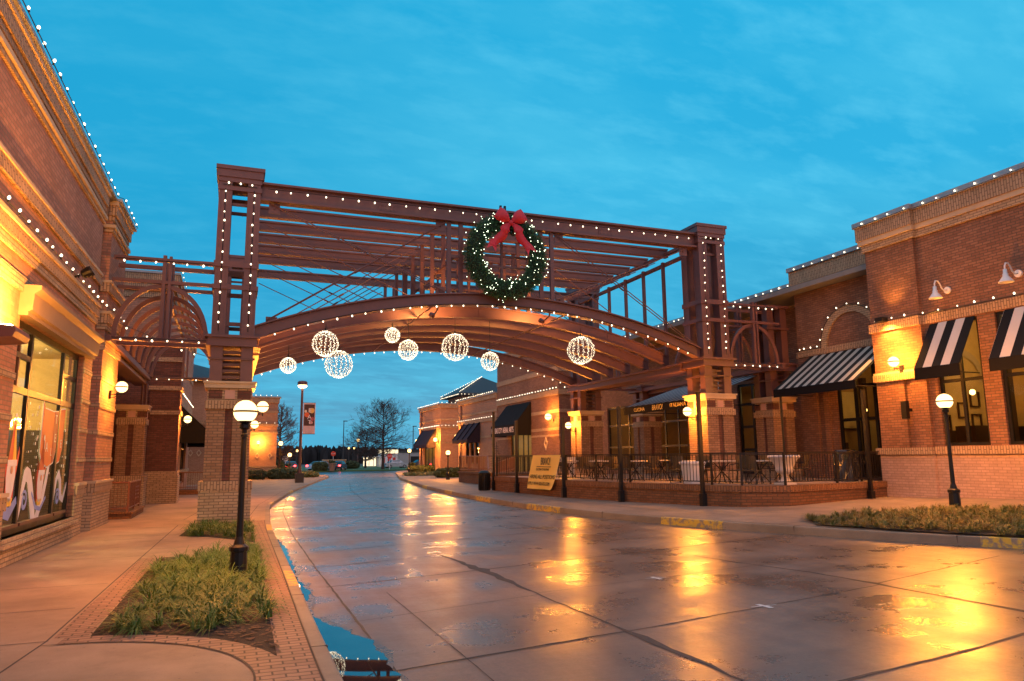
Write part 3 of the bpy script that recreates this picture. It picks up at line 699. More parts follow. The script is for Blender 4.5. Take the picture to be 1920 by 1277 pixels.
# right: two brick piers with steel columns beside the restaurant
tR = thing('pergola_pier', 'brick pier with tall dark steel columns beside the restaurant entrance awning', 'brick pier', (21.2,24.6,.9), 0, 'brick piers holding the pergola edges')
pier(tR, 21.2, 24.65, .5, half=.54); lower_frame(tR, 21.2, 24.65, .52)
for x in (20.86,21.54):
    for y in (24.3,25.0):
        m = MB(); m.box(x-.16,x+.16,y-.16,y+.16,5.6,7.95); m.build('column', M['brown_d'], tR)
m = MB(); m.box(20.6,21.8,24.05,25.25,7.95,8.05); m.box(20.62,21.78,24.07,25.23,7.02,7.12); pieces(m,'column_collar', M['brown_d'], tR)
tR2 = thing('pergola_pier', 'brick pier under the striped lettered awning at the back of the patio', 'brick pier', (21.2,34.7,.9), 0, 'brick piers holding the pergola edges')
pier(tR2, 21.2, 34.75, .5, half=.54); lower_frame(tR2, 21.2, 34.75, .52)
entab(tR2, 21.2, 25.4, 34.0)
tL = thing('pergola_pier', 'short brick pier with stone cap carrying the left pergola beam, behind the iron railing', 'brick pier', (-3.9,34.8,0), 0, 'brick piers holding the pergola edges')
pier(tL, -3.95, 34.85, -.1, half=.52)
for x in (-3.62,-3.48):
    m = MB(); m.tube([(x,34.5,4.2),(x,34.5,5.14)], .05, 8); m.build('stub_post', M['brown_d'], tL)
m = MB(); m.box(-4.05,-3.5,26.35,35.5,5.1,5.18); m.box(-3.98,-3.56,26.35,35.5,5.18,5.42); m.box(-4.1,-3.46,26.35,35.5,5.42,5.5); m.build('entablature', M['brown'], tL)
m = MB(); m.box(-5.6,-4.1,26.35,35.4,5.24,5.34); m.build('canopy_soffit', M['brown_d'], tL)
# ------------------------------------------------------------------ facades
def facade(m, ax, pos, out, u0, u1, z0, z1, holes=(), depth=.22):
    """wall face on plane ax=pos, outward direction out (+1/-1), with rectangular openings and their reveals"""
    P = (lambda u,z,d: (pos-out*d, u, z)) if ax == 'x' else (lambda u,z,d: (u, pos-out*d, z))
    us = sorted({u0,u1,*[h[0] for h in holes],*[h[1] for h in holes]}); zs = sorted({z0,z1,*[h[2] for h in holes],*[h[3] for h in holes]})
    flip = (out > 0) != (ax == 'x')
    def q(a,b,c,d):
        m.quad(a,b,c,d) if not flip else m.quad(d,c,b,a)
    for i in range(len(us)-1):
        for j in range(len(zs)-1):
            uc, zc = (us[i]+us[i+1])/2, (zs[j]+zs[j+1])/2
            if any(h[0]<uc<h[1] and h[2]<zc<h[3] for h in holes): continue
            q(P(us[i],zs[j],0),P(us[i+1],zs[j],0),P(us[i+1],zs[j+1],0),P(us[i],zs[j+1],0))
    for a,b,c,d in [h[:4] for h in holes]:
        q(P(a,c,0),P(a,d,0),P(a,d,depth),P(a,c,depth)); q(P(b,d,0),P(b,c,0),P(b,c,depth),P(b,d,depth))
        q(P(b,c,0),P(a,c,0),P(a,c,depth),P(b,c,depth)); q(P(a,d,0),P(b,d,0),P(b,d,depth),P(a,d,depth))
def bandbox(m, ax, pos, out, u0, u1, z0, z1, proud):
    a, b = pos-out*.02, pos+out*proud
    if ax == 'x': m.box(a,b,u0,u1,z0,z1)
    else: m.box(u0,u1,a,b,z0,z1)
def window(parent, ax, pos, out, u0, u1, z0, z1, vs=(), hs=(), fr=.07, mat='black', pane='glass', recess=.12, name='window', depth=.08):
    """a frame with bars at fractions vs / heights hs; its pane is a sub-part"""
    m = MB(); p0, p1 = pos-out*recess, pos-out*(recess+depth)
    def bar(a,b,c,d, e=0):
        if ax == 'x': m.box(p0-out*e,p1+out*e*.5,a,b,c,d)
        else: m.box(a,b,p0-out*e,p1+out*e*.5,c,d)
    bar(u0,u0+fr,z0,z1); bar(u1-fr,u1,z0,z1); bar(u0+fr,u1-fr,z0,z0+fr); bar(u0+fr,u1-fr,z1-fr,z1)
    for v in vs: bar(v-fr/2,v+fr/2,z0+fr,z1-fr,.004)
    for h in hs:
        if isinstance(h,(tuple,list)): bar(h[1],h[2],h[0]-fr*.4,h[0]+fr*.4,.008)
        else: bar(u0+fr,u1-fr,h-fr/2,h+fr/2,.008)
    f = m.build(name, M[mat], parent)
    g = MB(); pg = (p0+p1)/2
    if ax == 'x': g.box(pg-.004,pg+.004,u0+fr*.5,u1-fr*.5,z0+fr*.5,z1-fr*.5)
    else: g.box(u0+fr*.5,u1-fr*.5,pg-.004,pg+.004,z0+fr*.5,z1-fr*.5)
    g.build('pane', M[pane], f); return f
def room(parent, x0, x1, y0, y1, z0, z1, mat, floor='wood_dark', open_side=None):
    m = MB(); m.box(x0-.1,x1+.1,y0-.1,y0,z0,z1); m.box(x0-.1,x1+.1,y1,y1+.1,z0,z1)
    if open_side != 'x0': m.box(x0-.1,x0,y0,y1,z0,z1)
    if open_side != 'x1': m.box(x1,x1+.1,y0,y1,z0,z1)
    m.box(x0-.1,x1+.1,y0-.1,y1+.1,z1,z1+.1)
    r = m.build('interior_wall', M[mat], parent)
    f = MB(); f.box(x0-.1,x1+.1,y0-.1,y1+.1,z0-.12,z0-.01); f.build('interior_floor', M[floor], parent)
def lamp_pt(name, loc, e, col=(1,.62,.25), r=.15):
    L = bpy.data.lights.new(name,'POINT'); L.energy = e; L.color = col; L.shadow_soft_size = r
    o = bpy.data.objects.new(name, L); COL.objects.link(o); o.location = loc; return o
def hull(m, x0, x1, y0, y1, z0, z1, skip=()):   # remaining outer walls of a block
    if 'x0' not in skip: m.quad((x0,y1,z0),(x0,y0,z0),(x0,y0,z1),(x0,y1,z1))
    if 'x1' not in skip: m.quad((x1,y0,z0),(x1,y1,z0),(x1,y1,z1),(x1,y0,z1))
    if 'y0' not in skip: m.quad((x0,y0,z0),(x1,y0,z0),(x1,y0,z1),(x0,y0,z1))
    if 'y1' not in skip: m.quad((x1,y1,z0),(x0,y1,z0),(x0,y1,z1),(x1,y1,z1))
def parapet_roof(parent, x0, x1, y0, y1, z):
    m = MB(); m.box(x0+.3,x1-.3,y0+.3,y1-.3,z-.9,z-.6); m.build('roof', M['roof_flat'], parent)
def diamond(parent, ax, pos, out, u, z, r=.22):
    m = MB(); pr = [(-r*.7,0),(0,r),(r*.7,0),(0,-r)]; i_ = .62
    for k in range(4):
        a, b = pr[k], pr[(k+1)%4]; q = [a,b,(b[0]*i_,b[1]*i_),(a[0]*i_,a[1]*i_)]
        m.prism(q, (lambda p,w,d: (pos+out*d,u+p,z+w)) if ax=='x' else (lambda p,w,d: (u+p,pos+out*d,z+w)), -.01, .05)
    o = fixn(m.build('diamond_ornament', M['stone'], parent)); return o

# ================================================================= left building (window with painted gnomes)
TH = -math.atan(.0192)
bA = thing('brick_shop', 'tall near brick shop with a painted gnome window and lit roof edge', 'building', (-3.65,23,0), TH)
INV[bA] = Matrix.Translation((3.65,-23,0))          # authored square to the street, then turned 1.1 degrees
W = -3.65; WIN = (15.75,21.62,.5,4.6)
m = MB(); facade(m,'x',W,1,4,22.62,1.02,9.0,[WIN],.3); facade(m,'x',W-.2,1,22.62,23.4,1.02,9.0); m.quad((W-.2,22.62,1),(W,22.62,1),(W,22.62,9),(W-.2,22.62,9)); m.quad((W-.2,23.4,9),(W+.1,23.4,9),(W+.1,23.4,1),(W-.2,23.4,1))
facade(m,'x',W+.1,1,23.4,26.1,1.02,9.0); hull(m,-16,W+.1,4,26.1,0,9.3,('x1',))
m.build('wall', M['brick_left'], bA)
m = MB(); facade(m,'x',W+.03,1,4,15.75,-.1,1.02); facade(m,'x',W+.03,1,21.62,22.62,-.1,1.02); facade(m,'x',W+.03,1,15.75,21.62,-.1,.42); facade(m,'x',W+.13,1,23.32,26.12,-.1,1.02); facade(m,'x',W-.16,1,22.62,23.32,-.1,1.02)
m.quad((W+.03,15.75,.42),(W+.03,15.75,1.02),(W-.3,15.75,1.02),(W-.3,15.75,.42)); m.quad((W+.03,21.62,1.02),(W+.03,21.62,.42),(W-.3,21.62,.42),(W-.3,21.62,1.02))
m.quad((W-.16,22.62,1.02),(W+.03,22.62,1.02),(W+.03,22.62,-.1),(W-.16,22.62,-.1)); m.quad((W-.16,23.32,-.1),(W+.13,23.32,-.1),(W+.13,23.32,1.02),(W-.16,23.32,1.02)); m.quad((W+.13,26.12,1.02),(W+.13,26.12,-.1),(W-.3,26.12,-.1),(W-.3,26.12,1.02))
m.build('wall_base', M['brick_buff'], bA)
def seg_bands(z0, z1, proud, mat, name='stone_course', skip_window=True):
    m = MB()
    spans = [(4,15.75,W),(21.62,22.62,W)] if (skip_window and z0 < 4.6) else [(4,22.62,W)]
    for a,b,p in spans: bandbox(m,'x',p,1,a,b,z0,z1,proud)
    bandbox(m,'x',W-.2,1,22.62+proud*.5,23.4-proud,z0,z1,proud); 
    pp = W+.1+proud; m.box(W-.1,pp,23.4-proud,26.1+proud,z0,z1)
    return m.build(name, M[mat], bA)
seg_bands(1.02,1.27,.07,'soldier'); seg_bands(1.27,1.34,.1,'stone')
for z in (1.86,2.62,3.38,4.16): seg_bands(z,z+.13,.025,'brick_buff')
seg_bands(5.02,5.3,.05,'brick_buff'); seg_bands(5.62,5.8,.05,'brick_buff'); seg_bands(5.8,6.06,.09,'soldier'); seg_bands(6.06,6.14,.13,'stone')
seg_bands(6.72,6.98,.07,'soldier'); seg_bands(6.98,7.05,.1,'stone')
seg_bands(8.5,8.62,.05,'brick_buff'); seg_bands(8.62,8.72,.1,'stone'); seg_bands(8.86,9.0,.05,'soldier'); seg_bands(9.0,9.3,.1,'soldier'); seg_bands(9.3,9.42,.14,'stone')
m = MB(); m.box(W-.35,W+.2,4,23.25,9.42,9.5); m.box(W-.35,W+.32,23.25,26.35,9.42,9.5); m.build('coping', M['grey_metal'], bA)
parapet_roof(bA,-16,W,4,26,9.4)
# window header
m = MB(); m.prism([(0,4.58),(.16,4.58),(.16,4.66),(.22,4.68),(.24,5.0),(.34,5.08),(.34,5.16),(0,5.16)], lambda a,b,d:(W+a,d,b), 15.6, 22.1)
h = fixn(m.build('window_header', M['header'], bA)); m = MB(); m.box(W-.25,W+.05,15.75,21.62,.42,.5); m.box(W-.02,W+.13,15.6,21.8,.34,.42); m.build('window_ledge', M['brick_buff'], bA)
win = window(bA,'x',W,1,*WIN, vs=(17.35,20.15), hs=(3.28,(3.95,15.82,17.35),(3.95,20.15,21.55)), fr=.13, recess=.14)
m = MB()
for v in (16.55,20.9): m.box(W-.2,W-.15,v-.04,v+.04,3.34,4.5)
m.box(W-.2,W-.1,15.85,17.3,.63,.69); m.box(W-.2,W-.1,17.42,20.08,.63,.69); m.box(W-.2,W-.1,20.22,21.5,.63,.69)
pieces(m,'glazing_bar', M['brown_d'], bA)
room(bA, -9.5, -4.0, 14.6, 22.5, .35, 4.6, 'cream', open_side='x1')
m = MB(); m.box(-8.2,-8.0,14.9,20.6,.35,2.9); m.box(-7.6,-6.9,17.5,19.6,.35,1.5); m.box(-8.0,-7.98,15.4,16.6,1.6,2.4); m.box(-9.4,-4.05,22.3,22.48,.36,2.7); m.build('display_wall', paint('dark_display_board', (.022,.011,.006), .6), bA)
m = MB(); m.box(-6.6,-6.3,16.8,20.4,4.3,4.36); m.build('ceiling_light', emit('shop_ceiling_light',(1,.8,.42),5), bA)
# painted decorations on the glass
def paint_poly(pts, name, c, parent, d=0.0):
    m = MB(); n = len(pts); x = W-.163+d
    m.prism(pts, lambda a,b,q:(x+q,a,b), 0, .004); o = fixn(m.build(name, M.get(c) or c, parent)); return o
wh = paint('window_paint_white',(.75,.74,.78),.5); rd = paint('window_paint_red',(.55,.03,.02),.5); bl = paint('window_paint_blue',(.2,.3,.7),.5); yl = paint('window_paint_yellow',(.8,.5,.05),.5); sk = paint('window_paint_skin',(.6,.3,.17),.5); orr = paint('window_paint_orange',(.66,.09,.02),.5); dr = paint('window_paint_dark_red',(.28,.012,.03),.5)
def gnome(u, z, h, hat2):
    s = h/2.3
    P = lambda pts: [(u+a*s, z+b*s) for a,b in pts]
    paint_poly(P([(-.33,.12),(-.36,.6),(-.5,1.0),(-.47,1.18),(-.33,1.05),(.33,1.0),(.47,1.3),(.56,1.5),(.62,1.35),(.5,.95),(.36,.6),(.33,.12)]), 'gnome_coat', rd, win, .000)
    paint_poly(P([(-.3,.2),(-.2,0),(.2,0),(.3,.2)]), 'gnome_boot', yl, win, .0045)
    paint_poly(P([(-.35,1.05),(-.38,.7),(-.3,.4),(-.15,.15),(0,.08),(.15,.15),(.28,.4),(.36,.7),(.34,1.05)]), 'gnome_beard', wh, win, .0045)
    paint_poly(P([(-.34,1.08),(.34,1.08),(.05,2.2),(-.03,2.2)]), 'gnome_hat', rd, win, .0045)
    if hat2: paint_poly(P([(.02,1.08),(.34,1.08),(.04,2.15)]), 'hat_panel', yl, win, .009)
    paint_poly(P([(-.38,1.0),(.38,1.0),(.38,1.16),(-.38,1.16)]), 'hat_brim', wh, win, .0135)
    paint_poly(P([(.1*math.cos(t),.9+.1*math.sin(t)) for t in np.linspace(0,6.0,9)]), 'gnome_nose', sk, win, .0135)
    paint_poly(P([(.08*math.cos(t),2.24+.1*math.sin(t)) for t in np.linspace(0,6.0,9)]), 'hat_pompom', wh, win, .0135)
gnome(16.72,1.05,1.75,True); gnome(18.95,.95,1.5,False)
def wave(pts, w, c, name='painted_wave', d=.0):
    up = []; lo = []
    for i,(a,b) in enumerate(pts):
        p, q = pts[max(i-1,0)], pts[min(i+1,len(pts)-1)]; dx, dz = q[0]-p[0], q[1]-p[1]; l = math.hypot(dx,dz); ww = w*math.sin(math.pi*(i+.6)/(len(pts)+.2))**.6
        up.append((a-dz/l*ww,b+dx/l*ww)); lo.append((a+dz/l*ww,b-dx/l*ww))
    x = W-.163+d; m = MB(); n = len(pts); v = [(x,*p) for p in up]+[(x,*p) for p in lo]+[(x+.004,*p) for p in up]+[(x+.004,*p) for p in lo]
    f = [(2*n+i,2*n+i+1,3*n+i+1,3*n+i) for i in range(n-1)]+[(i+1,i,n+i,n+i+1) for i in range(n-1)]
    m.add(v,f); return fixn(m.build(name, c, win))
sp = lambda u,z,r,t0,t1,n=14: [(u+r*(1-.75*k/n)*math.cos(t0+(t1-t0)*k/n), z+r*(1-.75*k/n)*math.sin(t0+(t1-t0)*k/n)) for k in range(n+1)]
wave([(17.45,.75)]+[(17.5+.3*t/6,.9+.75*math.sin(t/6*1.57)) for t in range(7)]+[(18.0+.1*t,1.6-.11*t-.008*t*t) for t in range(8)]+[(18.85+.14*t,.82+.075*t*t/2) for t in range(1,8)], .16, wh)
wave(sp(17.78,1.1,.22,2.6,-6), .05, bl, d=.0045)
wave([(20.25,1.0),(20.4,1.45),(20.6,1.6),(20.8,1.4),(20.95,1.05),(21.2,.95),(21.5,1.35)], .11, wh); wave(sp(20.62,1.05,.2,2.6,-6), .05, bl, d=.0045)
wave([(15.9,.95),(16.3,1.0),(16.8,.9),(17.25,1.15)], .13, bl); wave([(18.3,1.25),(18.7,.92),(19.1,.86),(19.5,1.1)], .05, bl, d=.0045)
sail = [(18.72,3.2),(18.85,3.05),(19.6,3.02),(20.08,3.05),(20.08,2.2),(19.9,1.88),(19.4,1.78),(18.95,1.86),(18.7,2.1)]
paint_poly([(a+(a-19.4)*.05,b+(b-2.5)*.05) for a,b in sail], 'sail_outline', wh, win, .0); paint_poly(sail, 'painted_sail', orr, win, .0045)
paint_poly([(19.72,3.03),(20.06,3.05),(20.06,2.2),(19.9,1.9),(19.72,1.84)], 'sail_fold', dr, win, .009)
sail2 = [(20.22,3.1),(20.75,3.15),(20.7,2.2),(20.5,1.9),(20.22,1.85)]
paint_poly([(a+(a-20.45)*.06,b+(b-2.5)*.05) for a,b in sail2], 'sail_outline', wh, win, .0); paint_poly(sail2, 'painted_sail', orr, win, .0045)
def ltr(ch, u, z, s): 
    o = text_mesh('sail_letter', ch, s, (W-.148,u,z), (0,1,0), (0,0,1), wh, win, extrude=.001)
ltr('T',19.88,2.85,.3); ltr('E',19.9,2.42,.28); ltr('L',19.62,2.1,.26); ltr('A',19.2,2.2,.3); ltr('I',19.0,2.25,.3); ltr('E',20.5,2.3,.28)
m = MB()
for _ in range(70):
    u = random.uniform(17.6,21.3); z = random.uniform(1.55,3.1); r = random.uniform(.012,.028)
    if 18.6<u<20.8 and z>1.75 or abs(u-20.15)<.12: continue
    m.box(W-.1625,W-.1585,u-r,u+r,z-r*1.3,z+r*1.3)
m.build('painted_snow', wh, win)
# second storefront set back behind the near shop, with a step and railing
bR = thing('recessed_storefront', 'dark recessed storefront behind the iron railing between the left shop and the short pier', 'storefront', (-5.6,31,0))
m = MB(); facade(m,'x',-5.6,1,26.2,36.4,-.1,5.24,[(27.0,29.6,.2,4.4),(30.6,33.2,.2,4.4)],.2); facade(m,'y',36.4,-1,-5.6,-3.3,-.1,7.0); m.build('wall', M['brick_dark'], bR)
for a,b in ((27.0,29.6),(30.6,33.2)): window(bR,'x',-5.6,1,a,b,.2,4.4,vs=((a+b)/2,),hs=(2.6,),fr=.09,recess=.06)
room(bR,-9,-5.85,26.6,34,.1,4.6,'cream_d',open_side='x1')
m = MB(); m.box(-5.6,-2.95,27.4,31.0,-.1,.17); st = m.build('step_platform', M['brick_orange'], bR); m = MB(); m.box(-5.6,-2.9,27.35,31.05,.17,.22); m.build('step_nosing', M['brick_orange_s'], bR)
rl = thing('step_railing', 'rust red iron railing standing on the brick step by the recessed storefront', 'railing', (-3.2,29,.22))
m = MB()
for a,b in (((-4.6,27.6),(-3.1,27.6)),((-3.1,27.6),(-3.1,30.8))):
    m.tube([(a[0],a[1],1.17),(b[0],b[1],1.17)],.03,6); m.tube([(a[0],a[1],.32),(b[0],b[1],.32)],.02,6)
m.build('handrail', M['rail'], rl)
m = MB()
for p in ((-4.6,27.6),(-3.1,27.6),(-3.1,29.2),(-3.1,30.8)): m.box(p[0]-.03,p[0]+.03,p[1]-.03,p[1]+.03,.22,1.17)
m.build('rail_frame', M['rail'], rl)
m = MB()
for i in range(1,14): m.box(-4.6+i*.107-.007,-4.6+i*.107+.007,27.593,27.607,.32,1.17)
for i in range(1,28): m.box(-3.107,-3.093,27.6+i*.114-.007,27.6+i*.114+.007,.32,1.17)
for i in range(3):
    for k in range(4):
        y = 29.5+i*.4; z = .55+k*.13; m.box(-3.115,-3.085,y-.09,y+.09,z,z+.05)
m.build('railing_infill', M['rail'], rl)
# ================================================================= left block behind the pergola
bB = thing('brick_block', 'tall brick block behind the left pergola with a black awning and a lit roof edge', 'building', (-2.85,45,0))
m = MB(); facade(m,'x',-2.85,1,36.6,58.2,-.1,9.6,[(43,46,.4,3.3),(49.5,54.5,.4,3.3)],.2); hull(m,-16,-2.85,36.6,58.2,-.1,9.6,('x1',)); m.build('wall', M['brick_left'], bB)
m = MB(); m.box(-3.5,-2.25,36.2,37.6,-.1,7.2); m.build('pilaster', M['brick_dark'], bB); m = MB(); m.box(-3.6,-2.15,36.1,37.7,-.1,1.2); m.build('pilaster_base', M['brick_buff'], bB)
m = MB()
for z in (1.2,3.9,5.0,6.3): m.box(-3.56,-2.19,36.14,37.66,z,z+.2)
pieces(m,'pilaster_band', M['brick_buff'], bB)
for z0,z1,p in ((1.1,1.3,.08),(3.6,3.75,.03),(5.0,5.5,.1),(7.2,7.5,.06),(9.3,9.6,.06),(9.6,10.1,.16),(10.1,10.4,.24)):
    m = MB(); m.box(-16,-2.85+p,36.6-p,58.2,z0,z1); m.build('stone_course', M['soldier'], bB)
m = MB(); m.box(-16,-2.55,36.3,58.3,10.4,10.5); m.build('coping', M['grey_metal'], bB)
parapet_roof(bB,-16,-2.85,36.6,58.2,10.3)
for a,b in ((43,46),(49.5,54.5)): window(bB,'x',-2.85,1,a,b,.4,3.3,vs=(a+(b-a)/3,a+2*(b-a)/3),hs=(2.6,),fr=.09)
room(bB,-8,-3.1,42.5,55,.3,3.6,'cream_d',open_side='x1')
def shed_awning(parent_args, xw, xo, y0, y1, zw, zo, zv, mat, side='awn_black', group=None, sides=True, local_dir=1, valance=None, nmat=None):
    name, label, cat = parent_args
    t = thing(name, label, cat, ((xw+xo)/2,(y0+y1)/2,zo), 0, group)
    s = 1 if xo > xw else -1
    m = MB(); m.quad((xw,y0,zw),(xo,y0,zo),(xo,y1,zo),(xw,y1,zw)); m.quad((xw,y0,zw-.02),(xw,y1,zw-.02),(xo-s*.02,y1,zo-.02),(xo-s*.02,y0,zo-.02)); n = m.build('canopy', M[mat], t)
    m = MB(); m.box(xo-s*.015,xo+s*.008,y0,y1,zv,zo+.004)
    for y in ((y0,y1) if sides else ()): m.box(xw+s*.02,xo-s*.016,y-.006,y+.006,zv,zo-.02)
    m.build('valance', M[valance or side], t)
    m = MB()
    for y in ((y0,y1) if sides else ()):
        d = .008; m.add([(xw,y-d,zw-.015),(xw,y-d,zo-.02),(xo-s*.015,y-d,zo-.02),(xw,y+d,zw-.015),(xw,y+d,zo-.02),(xo-s*.015,y+d,zo-.02)],[(0,1,2),(5,4,3),(0,2,5,3),(0,3,4,1),(1,4,5,2)])
    for o in (pieces(m,'side_panel', M[side], t) if sides else ()): fixn(o)
    m = MB(); r = .02
    for y in (y0+.05,y1-.05): m.tube([(xw,y,zv+.1),(xo-s*.04,y,zv+.1)],r,6); m.tube([(xo-s*.04,y,zv+.1),(xo-s*.04,y,zo-.06)],r,6)
    m.tube([(xo-s*.04,y0+.05,zv+.1),(xo-s*.04,y1-.05,zv+.1)],r,6); m.build('awning_frame', M['black'], t)
    return t
shed_awning(('shop_awning','long black awning on the brick block behind the left pergola','awning'), -2.84, -1.05, 42.2, 55.5, 5.0, 3.3, 2.75, 'awn_black')
# far left shop facing down the street, with a lower linking wing
bC = thing('brick_shop', 'low tan brick shop at the far left corner with lit roofline and wall lamps', 'building', (1,76,0))
m = MB(); facade(m,'y',75,-1,-12,4.15,-.1,7.3); hull(m,-12,4.15,75,95,-.1,7.3,('y0',)); m.build('wall', M['brick_far'], bC)
for z0,z1,p in ((-.1,1.1,.08),(1.1,1.25,.12),(3.2,3.4,.04),(4.3,4.5,.05),(5.0,5.25,.08),(6.3,6.5,.05),(7.3,7.8,.12)):
    m = MB(); m.box(-12,4.15+p,75-p,95,z0,z1); m.build('stone_course', M['soldier'] if z0>0 else M['brick_buff'], bC)
m = MB(); m.box(-12,4.4,74.75,95.2,7.8,7.9); m.build('coping', M['grey_metal'], bC); parapet_roof(bC,-12,4.1,75,95,7.8)
for u in (2.4,3.55,.6): diamond(bC,'y',75,-1,u,2.2,.3)
bD = thing('linking_wing', 'low tan brick wing behind the left pier with diamond ornaments and a dark curved roof', 'building', (-3,64,0))
m = MB(); facade(m,'y',62,-1,-12,-.9,-.1,4.9); hull(m,-12,-.9,62,75,-.1,4.9,('y0',)); m.build('wall', M['brick_far'], bD)
m = MB(); m.box(-12,-.84,61.92,75,-.1,1.0); m.build('wall_base', M['brick_buff'], bD); m = MB(); m.box(-12,-.8,61.9,75,4.6,4.9); m.build('stone_course', M['soldier'], bD)
for u in (-2.9,-2.3,-1.6): diamond(bD,'y',62,-1,u,2.4,.28)
m = MB(); m.lathe([(5.2,0),(5.25,.15),(4.6,.5),(2.4,1.5),(.2,2.1)], (-4.2,68,8.1), 28); m.build('curved_roof', M['roof_tile'], bD); m = MB(); m.lathe([(4.6,0),(4.6,3.3)], (-4.2,68,4.9), 28); m.build('drum_wall', M['brick_far'], bD)
rl2 = thing('step_railing', 'tan iron railing on brick steps under the black awning far left', 'railing', (-2,45,0))
m = MB(); m.box(-2.9,-1.2,44.4,46.4,-.1,.25); m.build('brick_step', M['brick_orange'], rl2)
m = MB(); m.tube([(-2.8,44.5,1.2),(-1.3,44.5,1.2)],.03,6); m.tube([(-2.8,44.5,.4),(-1.3,44.5,.4)],.02,6); m.build('handrail', M['rail'], rl2)
m = MB()
for i in range(14): m.box(-2.8+i*.115-.01,-2.8+i*.115+.01,44.49,44.51,.25,1.2)
m.build('railing_infill', M['rail'], rl2)
# ================================================================= right restaurant
bE = thing('restaurant_building', 'brick restaurant on the right with pale base, striped awnings and an arched entrance', 'building', (22,18,.4))
G0 = .1; H = 10.02
W1 = [(15.26,16.78,2.08,5.98),(13.0,14.72,2.08,5.98),(10.7,12.4,2.08,5.98)]
m = MB(); facade(m,'x',21.0,-1,6,17.1,2.0,9.2,W1,.2); facade(m,'x',20.88,-1,17.1,17.72,2.0,9.2); facade(m,'x',20.88,-1,17.95,19.06,2.0,9.2); facade(m,'x',20.88,-1,17.72,17.95,4.45,9.2); facade(m,'x',20.98,-1,17.72,17.95,2.0,4.45)
m.quad((20.88,17.72,2),(20.98,17.72,2),(20.98,17.72,4.45),(20.88,17.72,4.45)); m.quad((20.98,17.95,2),(20.88,17.95,2),(20.88,17.95,4.45),(20.98,17.95,4.45))
m.quad((20.88,17.1,2),(21.0,17.1,2),(21.0,17.1,9.2),(20.88,17.1,9.2)); facade(m,'y',19.06,1,20.88,22.0,.5,9.2)
facade(m,'x',22.0,-1,19.06,23.9,.5,9.1,[(19.4,22.05,.92,5.6)],.25); facade(m,'y',23.9,1,22.0,23.5,.5,9.1)
facade(m,'x',23.5,-1,23.9,45.0,.5,8.9,[(26.1,29.9,.95,5.3),(34,38,.95,5.0),(39.5,43.5,.95,5.0)],.25); hull(m,20.9,44,6,45,.0,9.2,('x0','y1')); hull(m,23.5,43.9,44.9,44.98,.0,8.9,('x0','y0'))
m.build('wall', M['brick'], bE)
m = MB(); facade(m,'x',20.93,-1,6,17.05,G0,1.86); facade(m,'x',20.82,-1,17.05,19.1,G0,1.86); m.quad((20.82,17.05,G0),(20.93,17.05,G0),(20.93,17.05,1.86),(20.82,17.05,1.86)); facade(m,'y',19.1,1,20.82,22,G0,1.86); m.build('wall_base', M['brick_pale'], bE)
m = MB(); m.box(20.84,21.02,6,17.0,1.82,2.06); m.box(20.72,20.95,17.0,19.18,1.82,2.04); m.build('sill_course', M['soldier'], bE)
m = MB(); m.box(20.8,21.1,17.08,19.12,4.28,4.52); m.build('stone_course', M['soldier'], bE); m = MB(); m.box(20.83,21.1,17.09,19.1,4.52,4.6); m.build('stone_course', M['stone'], bE)
m = MB(); m.box(20.96,21.1,6,17.09,6.02,6.3); m.box(20.8,21.1,17.09,19.12,6.02,6.32); m.box(21.94,22.1,19.12,23.95,5.82,6.06); m.build('light_course', M['soldier'], bE)
m = MB(); m.box(20.92,21.1,6,17.0,8.95,9.2); m.box(20.8,21.1,17.0,19.14,8.95,9.2); m.build('cornice_band', M['brick_buff'], bE)
m = MB(); m.box(20.86,21.2,6,16.96,9.2,9.36); m.box(20.72,21.1,16.96,19.2,9.2,9.36); m.build('cornice_band', M['stone'], bE)
m = MB(); m.box(20.82,21.3,6,16.95,9.36,9.86); m.box(20.68,21.3,16.95,19.24,9.36,9.86); m.build('cornice', M['soldier'], bE)
m = MB(); m.box(20.76,21.4,6,16.9,9.86,10.05); m.box(20.62,21.4,16.9,19.3,9.86,10.05); m.build('coping', M['grey_metal'], bE)
m = MB(); m.box(21.92,22.2,19.3,23.98,8.55,8.75); m.box(21.88,22.2,19.3,24.02,8.9,9.5); m.build('cornice', M['soldier'], bE); m = MB(); m.box(21.82,22.3,19.3,24.08,9.5,9.68); m.build('coping', M['grey_metal'], bE)
m = MB(); m.box(23.42,23.7,24.1,45.08,8.4,8.6); m.box(23.38,23.7,24.1,45.1,8.75,9.35); m.build('cornice', M['soldier'], bE); m = MB(); m.box(23.32,23.8,24.1,45.16,9.35,9.52); m.build('coping', M['grey_metal'], bE)
m = MB(); m.box(21.3,43,6.2,44.8,8.5,8.7); m.build('roof', M['roof_flat'], bE)
# blind arch over the entrance
m = MB(); n = 22; yc, zc, r0, r1 = 21.05, 6.06, 1.2, 1.48; v = []
for i in range(n+1):
    a = math.pi*i/n
    for r in (r0,r1):
        for x in (21.93,22.03): v.append((x, yc-r*math.cos(a), zc+r*math.sin(a)))
f = []
for i in range(n):
    p, q = 4*i, 4*i+4; f += [(p,p+2,q+2,q),(p+2,p+3,q+3,q+2),(p+1,p,q,q+1)]
f += [(0,1,3,2),(4*n,4*n+2,4*n+3,4*n+1)]
m.add(v,f); fixn(m.build('blind_arch', M['brick_buff'], bE))
for k,(a,b,c,d) in enumerate(W1):
    window(bE,'x',21.0,-1,a,b,c,d,vs=((a+b)/2,),hs=(4.1,),fr=.1,recess=.08)
window(bE,'x',22.0,-1,19.4,22.05,.92,5.6,vs=(20.3,21.2),hs=(3.15,4.4),fr=.12,recess=.1,name='entrance_glazing')
